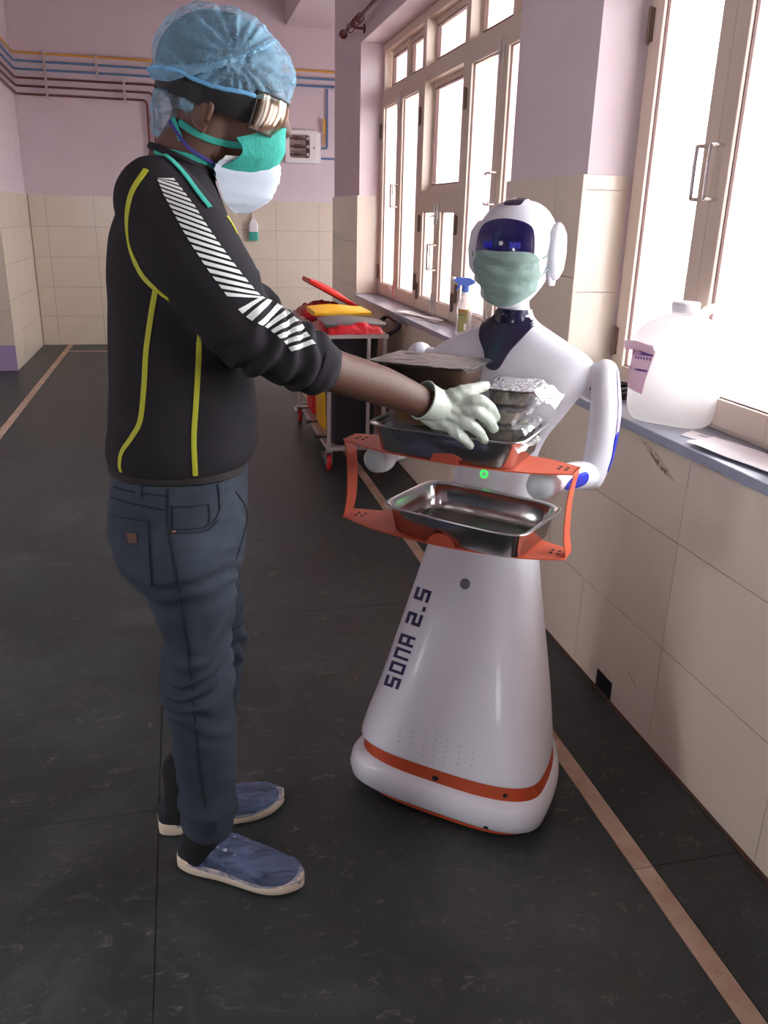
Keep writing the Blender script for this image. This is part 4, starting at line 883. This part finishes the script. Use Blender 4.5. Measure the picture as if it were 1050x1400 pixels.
for k, (dz, dx) in enumerate(((.02, .0), (.0, .005), (-.02, .0), (-.038, -.008))):
    lf.append(finger([(.43, 1.90, 1.13+dz), (.475+dx, 1.897, 1.125+dz*1.1), (.505+dx, 1.885, 1.122+dz*1.1), (.528+dx, 1.868, 1.12+dz*1.1)], .0135, .009))
lf += [limb([(.395, 1.90, 1.135), (.43, 1.9, 1.145), (.45, 1.9, 1.143)], [.027, .022, .016], 4, 16), limb([(.395, 1.90, 1.125), (.43, 1.9, 1.11), (.45, 1.9, 1.10)], [.026, .021, .015], 4, 16)]
LD = -.042
lf = [([(p[0], p[1], p[2]+LD) for p in g_[0]], g_[1]) for g_ in lf]
lV, lF, lN = fuse(cat(*lf), .0026, 4)
gl2 = padd('glove', (lV, lF), 'glove', ang=180)
padd('glove_cuff', tube([(.375, 1.902, 1.139+LD), (.39, 1.901, 1.135+LD), (.405, 1.9, 1.132+LD)], [.037, .034, .029], 24), 'glove', gl2)

# ================================================================ WASTE TROLLEY AND BINS
tr = thing('bin_trolley', 'pale steel tube trolley on red casters carrying three waste bins under the far window', 'trolley', (1.0, 5.4, 0))
def tadd(name, g, m, parent=None, **k): return add(name, g, m, parent or tr, **k)
TX0, TX1, TY0, TY1 = .80, 1.15, 4.74, 6.05
sq = lambda x0, x1, y0, y1, z0, z1: box(x0, x1, y0, y1, z0, z1)
for z, ov in ((.80, .03), (.135, 0)):
    tadd('top_rail' if z > .5 else 'bottom_rail', cat(sq(TX0-ov, TX1+.01, TY0, TY0+.022, z-.012, z+.012), sq(TX0-ov, TX1+.01, TY1-.022, TY1, z-.012, z+.012), sq(TX0-ov, TX0-ov+.022, TY0+.022, TY1-.022, z-.012, z+.012), sq(TX1-.012, TX1+.01, TY0+.022, TY1-.022, z-.012, z+.012)), 'tube', smooth=False, bevel=.003)
tadd('base_shelf', box(TX0+.02, TX1-.012, TY0+.02, TY1-.02, .128, .136), 'tube', smooth=False)
for x in (TX0, TX1-.02):
    for y in (TY0, TY1-.022):
        tadd('leg', sq(x, x+.022, y, y+.022, .147, .788), 'tube', smooth=False, bevel=.003)
tadd('middle_post', sq(1.035, 1.055, TY0, TY0+.02, .147, .788), 'tube', smooth=False, bevel=.003)
for x in (TX0+.011, TX1-.009):
    for y in (TY0+.02, TY1-.02):
        c = tadd('caster', cat(tube([(x-.012, y, .05), (x+.012, y, .05)], .05, 24)), 'red', bevel=.004)
        tadd('caster_fork', cat(box(x-.022, x-.016, y-.018, y+.018, .04, .118), box(x+.016, x+.022, y-.018, y+.018, .04, .118), box(x-.022, x+.022, y-.022, y+.022, .112, .122)), 'steel', c, smooth=False, bevel=.002)
        tadd('hub', tube([(x-.015, y, .05), (x+.015, y, .05)], .016, 16), 'tube', c)
        tadd('brake', xf(box(-.012, .012, -.035, .03, -.003, .003), Matrix.Translation((x-.03, y-.012, .1)) @ Matrix.Rotation(.35, 4, 'X')), 'steel', c, smooth=False)
tadd('push_handle', tube(smooth_path([(1.15, 4.78, .80), (1.2, 4.72, .84), (1.225, 4.75, .87), (1.235, 4.95, .875), (1.225, 5.1, .87), (1.15, 5.1, .80)], 5), .013, 10), 'black')
def bin_(label, y0, y1, m, lidm, lidz, lidopen=0, x0=.835, x1=1.125, lx0=.80):
    yc = (y0+y1)/2; b = thing('waste_bin', label, 'bin', (.98, yc, .1365))
    hy = (y1-y0)/2; xc = (x0+x1)/2; hx = (x1-x0)/2
    R_ = lambda z, k, w=0: ring(xc, yc, z, hx*k+w, hy*k+w, None, 7, 40)
    tp = .79
    add('bin_body', loft([R_(.137, .86), R_(.15, .88), R_(tp-.05, .985), R_(tp-.045, 1.0), R_(tp, 1.0), R_(tp, .96), R_(.2, .86)]), m, b, ang=50)
    lid = []
    L_ = 1.16-lx0
    for i in range(9):
        t = i/8; x = -L_*(1-t); hw = hy*1.02
        zc = .018*math.sin(PI*min(1, t*1.15))+.004
        lid.append([(x, -hw*math.cos(a)*(1 if abs(math.cos(a)) < .99 else 1), (zc if math.sin(a) >= 0 else -.028)*abs(math.sin(a))**.35*(1 if math.sin(a) >= 0 else 1)) for a in np.linspace(0, 2*PI, 25)[:-1]])
    lm = Matrix.Translation((1.16, yc, lidz)) @ Matrix.Rotation(lidopen, 4, 'Y')
    lo = add('bin_lid', xf(loft(lid), lm), lidm, b, ang=50)
    add('hinge_bar', tube([(1.165, yc-hy*.8, lidz-.006), (1.165, yc+hy*.8, lidz-.006)], .011, 10), 'black', b)
    add('foot_pedal', cat(box(.765, .80, yc-.03, yc+.03, .15, .158), box(.80, .845, yc-.006, yc+.006, .15, .158)), 'black', b, smooth=False)
    return b
bA = bin_('dark grey waste bin with flat grey lid, nearest of the three on the trolley', 4.80, 5.16, 'darkbin', 'grey', .86)
bB = bin_('yellow waste bin with yellow lid, in the middle of the three on the trolley', 5.20, 5.58, 'yellow', 'yellow', .885)
bC = bin_('red waste bin with its red lid propped open, farthest on the trolley', 5.63, 6.0, 'red', 'red', .885, math.radians(27))
def bag(b, y0, y1, x0, x1, z0, h, seed):
    rows = []
    for i in range(22):
        u_ = i/21; r = []
        for j in range(16):
            v_ = j/15; e = (math.sin(PI*u_)*math.sin(PI*v_))**.4
            x = x0+(x1-x0)*u_; y = y0+(y1-y0)*v_
            r.append((x+.008*noise.noise((x*30, y*30, seed)), y, z0+h*e*(1+.5*noise.noise((x*22, y*22, seed)))+.006*noise.noise((x*60, y*60, seed))))
        rows.append(r)
    add('bin_liner', sheet(rows, .002), 'redbag', b, ang=40)
bag(bA, 4.735, 4.9, .80, 1.14, .812, .055, 2.0)
bag(bA, 4.78, 5.18, .775, .86, .812, .045, 5.0)
bag(bC, 5.6, 6.03, .77, 1.12, .80, .085, 9.0)

# ================================================================ PIPES AND WALL FITTINGS
def pipe(label, m, pts, r=.0105): 
    o = add('gas_pipe', tube(smooth_path(pts, 1) if False else pts, r, 10), m); return tag(o, label, 'pipe', 'gas pipes along the back wall')
def bend(pts, r=.05):                  # rounded corners
    o = [np.array(pts[0], float)]
    for a, b, c in zip(pts, pts[1:], pts[2:]):
        a, b, c = (np.array(q, float) for q in (a, b, c)); d1 = (a-b)/np.linalg.norm(a-b); d2 = (c-b)/np.linalg.norm(c-b)
        for t in np.linspace(0, 1, 6): o.append((b+d1*r)*(1-t)**2+2*b*t*(1-t)+(b+d2*r)*t*t)
    o.append(np.array(pts[-1], float)); return o
YW = 10.085; XL = -1.525
for i, (lab, m, z) in enumerate((('yellow pipe running along the back wall, topmost of the bundle', 'pipeyellow', 2.94), ('upper blue pipe running along the back wall, just below the yellow pipe', 'pipeblue', 2.865), ('lower blue pipe running along the back wall, above the copper pipes', 'pipeblue', 2.79))):
    pipe(lab, m, bend([(XL, 8.5, z+.06), (XL, YW, z), (3.4, YW, z)]))
for i, (lab, z, x, z1, x2) in enumerate((('uppermost copper pipe on the back wall, turning down outermost behind the cap', 2.71, -.115, 2.2, .35), ('middle copper pipe on the back wall, turning down between the other two', 2.635, -.175, 2.12, .35), ('lowest copper pipe on the back wall, turning straight down to the tiles', 2.56, -.24, 1.98, None))):
    p_ = [(XL, 8.5, z+.05), (XL, YW, z), (x, YW, z), (x, YW, z1)]
    if x2: p_.append((x2, YW, z1))
    pipe(lab, 'pipered', bend(p_))
def clampf(label, x, z0, z1):
    t = thing('pipe_clamp', label, 'clamp', (x, 10.1, z0))
    add('bar', box(x-.012, x+.012, YW-.02, YW-.011, z0, z1), 'clamp', t, smooth=False, bevel=.002)
    for z in (z0+.02, z1-.02): add('stud', cat(tube([(x, YW-.021, z), (x, 10.098, z)], .005, 8), tube([(x, YW-.026, z), (x, YW-.02, z)], .009, 6)), 'steel', t)
clampf('pale clamp bar across the pipe bundle near the left corner', -1.23, 2.52, 2.98)
clampf('short pale clamp bar across the copper pipes beside the blue cap', -.46, 2.52, 2.76)
clampf('short pale clamp bar across the blue and yellow pipes', -.72, 2.75, 2.97)
bx = thing('valve_box', 'white wall box with a window showing gas valves, beside the pier', 'box', (1.43, 10.1, 2.17))
X0, X1, Z0, Z1 = 1.215, 1.575, 2.0, 2.345
def rrect(x0, x1, z0, z1, r, n=5):
    o = []
    for cx, cz, a0 in ((x1-r, z1-r, 0), (x0+r, z1-r, PI/2), (x0+r, z0+r, PI), (x1-r, z0+r, 1.5*PI)):
        o += [(cx+r*math.cos(a0+PI/2*k/n), cz+r*math.sin(a0+PI/2*k/n)) for k in range(n+1)]
    return o
oo, ii = rrect(X0, X1, Z0, Z1, .02), rrect(X0+.055, X0+.055+.225, Z0+.055, Z1-.05, .03)
rl = lambda pl, y: [(x, y, z) for x, z in pl]
add('housing', loft([rl(oo, 10.099), rl(oo, 10.052), rl(rrect(X0+.006, X1-.006, Z0+.006, Z1-.006, .018), 10.044), rl(ii, 10.044), rl(ii, 10.08)], cap=False), 'whitep', bx, ang=50)
add('side_flange', box(X1, X1+.045, 10.07, 10.099, Z0+.01, Z1-.02), 'whitep', bx, smooth=False, bevel=.004)
add('backing', loft([rl(ii, 10.079), rl(ii, 10.085)]), 'panelback', bx, smooth=False)
add('side_panel', box(X0+.055+.185, X0+.055+.222, 10.074, 10.078, Z0+.06, Z1-.055), 'gasket', bx, smooth=False)
for k, z in enumerate((Z1-.088, Z1-.172, Z0+.09)):
    v = add('valve', cat(tube([(X0+.06, 10.07, z), (X0+.23, 10.07, z)], .008, 10), tube([(X0+.10, 10.07, z), (X0+.16, 10.07, z)], .016, 10), tube([(X0+.185, 10.07, z), (X0+.195, 10.07, z)], .021, 10)), 'brass', bx)
    add('valve_handle', box(X0+.11, X0+.2, 10.05, 10.054, z+.014, z+.022), 'pipered', v, smooth=False)
    add('gauge', cat(tube([(X0+.262, 10.075, z+.002), (X0+.262, 10.055, z+.002)], .0165, 20)), 'whitep', bx)
for k in range(11): add('print_mark', box(X0+.078+.0155*k, X0+.088+.0155*k, 10.0775, 10.0788, Z0+.118, Z0+.118+(.016 if k % 3 else .012)), 'gasket', bx, smooth=False)
add('window_pane', loft([rl(ii, 10.046), rl(ii, 10.049)]), 'glass', bx, smooth=False)
add('lock', tube([(X1-.032, 10.046, Z0+.165), (X1-.032, 10.036, Z0+.165)], .015, 20), 'steel', bx, bevel=.002)
v1 = thing('pipe_valve', 'yellow valve on an upright stub pipe beside the valve box', 'valve', (1.68, 10.1, 2.2))
add('stub', tube([(1.66, 10.08, 2.2), (1.66, 10.08, 2.46)], .009, 10), 'pipeyellow', v1); add('lever', cat(box(1.652, 1.672, 10.05, 10.062, 2.33, 2.47), tube([(1.66, 10.08, 2.33), (1.66, 10.05, 2.33)], .014, 10)), 'pipeyellow', v1)
o = add('gas_pipe', tube(bend([(1.63, YW, 2.165), (1.70, YW, 2.165), (1.70, YW, 2.77)], .03), .0105, 10), 'pipeblue'); tag(o, 'short blue pipe bending up beside the valve box', 'pipe')
o = add('gas_pipe', tube([(1.63, YW, 2.06), (3.4, YW, 2.06)], .0105, 10), 'pipeblue'); tag(o, 'blue pipe leaving the foot of the valve box to the right', 'pipe')
ds = thing('soap_dispenser', 'small white dispenser with teal liquid hanging on the back wall tiles', 'dispenser', (.845, 10.09, 1.18))
add('bottle', loft([ring(.845, 10.065, z, a, .02, .028, 4, 24) for z, a in ((1.165, .05), (1.17, .055), (1.25, .055), (1.26, .052))]), 'teal', ds)
add('upper_bottle', loft([ring(.845, 10.065, z, a, b, .028, 4, 24) for z, a, b in ((1.261, .052, .02), (1.34, .052, .02), (1.37, .035, .018), (1.40, .016, .012))]), 'whitep', ds)
add('pump', cat(tube([(.845, 10.068, 1.4), (.845, 10.068, 1.44)], .007, 10), limb([(.845, 10.068, 1.44), (.845, 10.03, 1.438)], [.008, .006], 3, 10)), 'whitep', ds)
add('cord', tube([(.845, 10.085, 1.40), (.838, 10.09, 1.52)], .004, 6), 'steel', ds); add('hook', tube([(.838, 10.098, 1.52), (.838, 10.078, 1.52), (.838, 10.076, 1.53)], .004, 6), 'steel', ds)

# curtain rod over the far window
rd = thing('curtain_rod', 'maroon curtain rod with ball end on the wall above the far window', 'curtain rod', (1.27, 6.4, 2.64))
RXp, RZ = 1.2, 2.645
add('rod', tube([(RXp, 2.75, RZ), (RXp, 6.42, RZ)], .013, 14), 'rod', rd)
add('finial', xf(lathe([(.001, 0), (.014, 0), (.014, .012), (.024, .02), (.03, .035), (.028, .05), (.018, .06), (.008, .066), (.001, .068)], 18), Matrix.Translation((RXp, 6.42, RZ)) @ Matrix.Rotation(-PI/2, 4, 'X')), 'rod', rd)
for y in (6.12, 2.9):
    b = add('bracket', cat(tube([(WP-.002, y, RZ-.02), (RXp+.006, y, RZ-.02)], .008, 10), tube([(RXp, y-.012, RZ), (RXp, y+.012, RZ)], .02, 16), tube([(WP-.003, y, RZ-.02), (WP-.011, y, RZ-.02)], .028, 16)), 'rod', rd)
for k, y in enumerate((6.2, 6.05, 6.0, 5.96, 5.9, 5.86)):
    t_ = .3*math.sin(k*2.1)
    add('curtain_ring', tube([(RXp+.024*math.cos(a), y+.018*t_*math.sin(a), RZ-.009+.026*math.sin(a)) for a in np.linspace(0, 2*PI, 25)], .003, 6), 'rod', rd)

# ================================================================ THINGS ON THE SILL
sp = thing('spray_bottle', 'clear spray bottle with blue trigger and olive label on the sill behind the robot', 'bottle', (1.345, 3.95, SZ))
spm = Matrix.Translation((1.345, 3.95, SZ)) @ Matrix.Rotation(math.radians(-35), 4, 'Z')
def sadd(n, g, m, par=None, **k): return add(n, xf(g, spm), m, par or sp, **k)
rb = [(0, .034), (.006, .04), (.04, .04), (.075, .034), (.11, .038), (.14, .038), (.165, .03), (.185, .016), (.20, .014), (.21, .014)]
gsp = loft([ring(0, 0, q[0], q[1], q[1]*.68, None, 2.6, 32) for q in smooth_path([(z, a, 0) for z, a in rb], 4)])
bo = sadd('bottle', gsp, 'bottleclear'); spt = bvh(gsp[0], gsp[1])
gl_ = star_decal(spt, [(-.026, .022), (.026, .022), (.024, .075), (.026, .128), (-.026, .128), (-.024, .075)], lambda x, z: (x, -.5, z), (0, 1, 0), .0006, .0006, 5, 4, smooth=False)
lb = sadd('label', gl_, 'oliv')
for z0_, x0_, x1_ in ((.118, -.02, .012), (.112, -.02, .02), (.10, -.02, .016)): sadd('label_print', star_decal(spt, [(x0_, z0_), (x1_, z0_), (x1_, z0_+.0035), (x0_, z0_+.0035)], lambda x, z: (x, -.5, z), (0, 1, 0), .0016, .0004, 1, 3, smooth=False), 'orangeband' if z0_ > .11 else 'darkbin', lb)
sadd('label_print', star_decal(spt, [(.008, .03), (.02, .03), (.02, .06), (.008, .06)], lambda x, z: (x, -.5, z), (0, 1, 0), .0016, .0004, 1, 3, smooth=False), 'paper', lb)
sadd('collar', lathe([(.001, .208), (.017, .208), (.017, .238), (.001, .238)], 20), 'bluetrig')
sadd('trigger_head', loft([[(x, y*w, z) for x, z in ((-.058, .262), (-.05, .25), (-.012, .236), (.014, .236), (.048, .252), (.046, .262), (.02, .274), (-.045, .276))] for y, w in ((-.011, .8), (-.009, 1), (.009, 1), (.011, .8))]), 'bluetrig', bevel=.002)
sadd('trigger', limb([(-.03, 0, .25), (-.036, 0, .232), (-.046, 0, .215)], [.006, .006, .004], 4, 10), 'bluetrig'); sadd('nozzle', tube([(-.056, 0, .268), (-.07, 0, .268)], .008, 14), 'whitep')
sadd('dip_tube', tube([(0, 0, .02), (0, 0, .21)], .003, 8), 'whitep')

cn = thing('jerrycan', 'big white plastic jerrycan with a curling pink label on the near sill', 'jerrycan', (1.362, 2.105, SZ), math.radians(-54))
def cadd(n, g, m, par=None, **k): return add(n, g, m, par or cn, local=True, **k)
cr_ = [(0, .096, .055), (.008, .108, .064), (.05, .126, .072), (.2, .127, .072), (.25, .121, .068), (.285, .085, .054), (.3, .05, .04), (.306, .035, .033), (.318, .033, .032)]
gcn = loft([ring(0, 0, q[0], q[1], q[2], None, 3.6, 48) for q in smooth_path(cr_, 4)]); cadd('can_body', gcn, 'can'); cnt = bvh(*gcn)
cadd('screw_cap', lathe([(.001, .312), (.036, .312), (.038, .318), (.038, .336), (.034, .34), (.001, .34)], 28), 'cancap')
cadd('carry_handle', limb([(.045, 0, .285), (.06, 0, .32), (.09, 0, .325), (.114, 0, .29), (.118, 0, .25)], [.014, .013, .013, .013, .014], 6, 14, 1.3), 'can')
FC = lambda x, z: (x, -.5, z)
lbp = [(-.118, .205), (-.085, .214), (-.04, .206), (-.046, .18), (-.06, .12), (-.064, .08), (-.124, .095), (-.122, .13), (-.114, .18)]
cl_ = cadd('label', star_decal(cnt, lbp, FC, (0, 1, 0), .001, .0012, 6, 4, smooth=False), 'canlabel')
cadd('label_curl', sheet([[(-.128+.088*i/8+(.0 if j < 3 else -.004), -.076-.012*math.sin(PI*j/5)-.004*j/5, .2+.009*j+.004*math.sin(i*.6)) for i in range(9)] for j in range(4)], .0008), 'canlabel', cl_, ang=60)
for a in (((-.114, .145), (-.056, .145), (-.056, .151), (-.114, .151)), ((-.108, .19), (-.045, .19), (-.045, .201), (-.108, .201))): cadd('label_print', star_decal(cnt, list(a), FC, (0, 1, 0), .0024, .0005, 1, 4, smooth=False), 'purpleprint', cl_, smooth=False)
for k in range(6): cadd('label_print', star_decal(cnt, [(-.1+.009*k, .178), (-.095+.009*k, .178), (-.095+.009*k, .186), (-.1+.009*k, .186)], FC, (0, 1, 0), .0024, .0005, 1, 2, smooth=False), 'purpleprint', cl_, smooth=False)

co = thing('cable_coil', 'black coiled cable ring with a pale inner wire, behind the white jerrycan', 'cable', (1.365, 2.47, SZ))
for k, (r_, dz) in enumerate(((.06, .008), (.063, .022), (.057, .034))):
    add('coil', tube([(1.365+r_*math.cos(a)+.003*math.sin(3*a+k), 2.47+r_*1.1*math.sin(a), SZ+dz+.002*math.sin(2*a+k)) for a in np.linspace(0, 2*PI, 49)], .0075, 8), 'cable', co)
add('pale_wire', tube(smooth_path([(1.32, 2.43, SZ+.032), (1.345, 2.455, SZ+.044), (1.38, 2.45, SZ+.046), (1.405, 2.48, SZ+.036)], 6), .003, 6), 'tube', co)
add('core', lathe([(.001, .004), (.046, .004), (.046, .016), (.001, .016)], 32, (1.365, 2.47, SZ)), 'grey', co)
def papers(name, label, pts, z, seed, m='paper'):
    a, b, c, d = (np.array(p, float) for p in pts); rows = []
    for i in range(10):
        v_ = i/9; r = []
        for j in range(14):
            u_ = j/13; q = (a*(1-u_)+b*u_)*(1-v_)+(d*(1-u_)+c*u_)*v_; r.append((q[0], q[1], z+.004+.006*noise.noise((u_*3, v_*3, seed))))
        rows.append(r)
    return tag(add(name, sheet(rows, .0008), m, ang=80), label, 'paper', None)
papers('paper_sheet', 'white paper sheet lying on the near sill, right at the window edge', [(1.258, 1.86), (1.30, 1.55), (1.40, 1.58), (1.37, 1.9)], SZ+.004, 3)
papers('paper_sheet', 'second white paper lying under the sheet on the near sill', [(1.30, 1.95), (1.38, 1.66), (1.425, 1.70), (1.36, 1.99)], SZ-.001, 8)
papers('newspaper', 'folded white papers lying on the far sill beside the spray bottle', [(1.25, 4.95), (1.38, 4.45), (1.42, 4.5), (1.33, 5.0)], SZ+.006, 5)
papers('newspaper', 'grey folded paper lying under the white papers on the far sill', [(1.242, 4.86), (1.35, 4.42), (1.42, 4.46), (1.32, 4.9)], SZ-.001, 6, 'clamp')
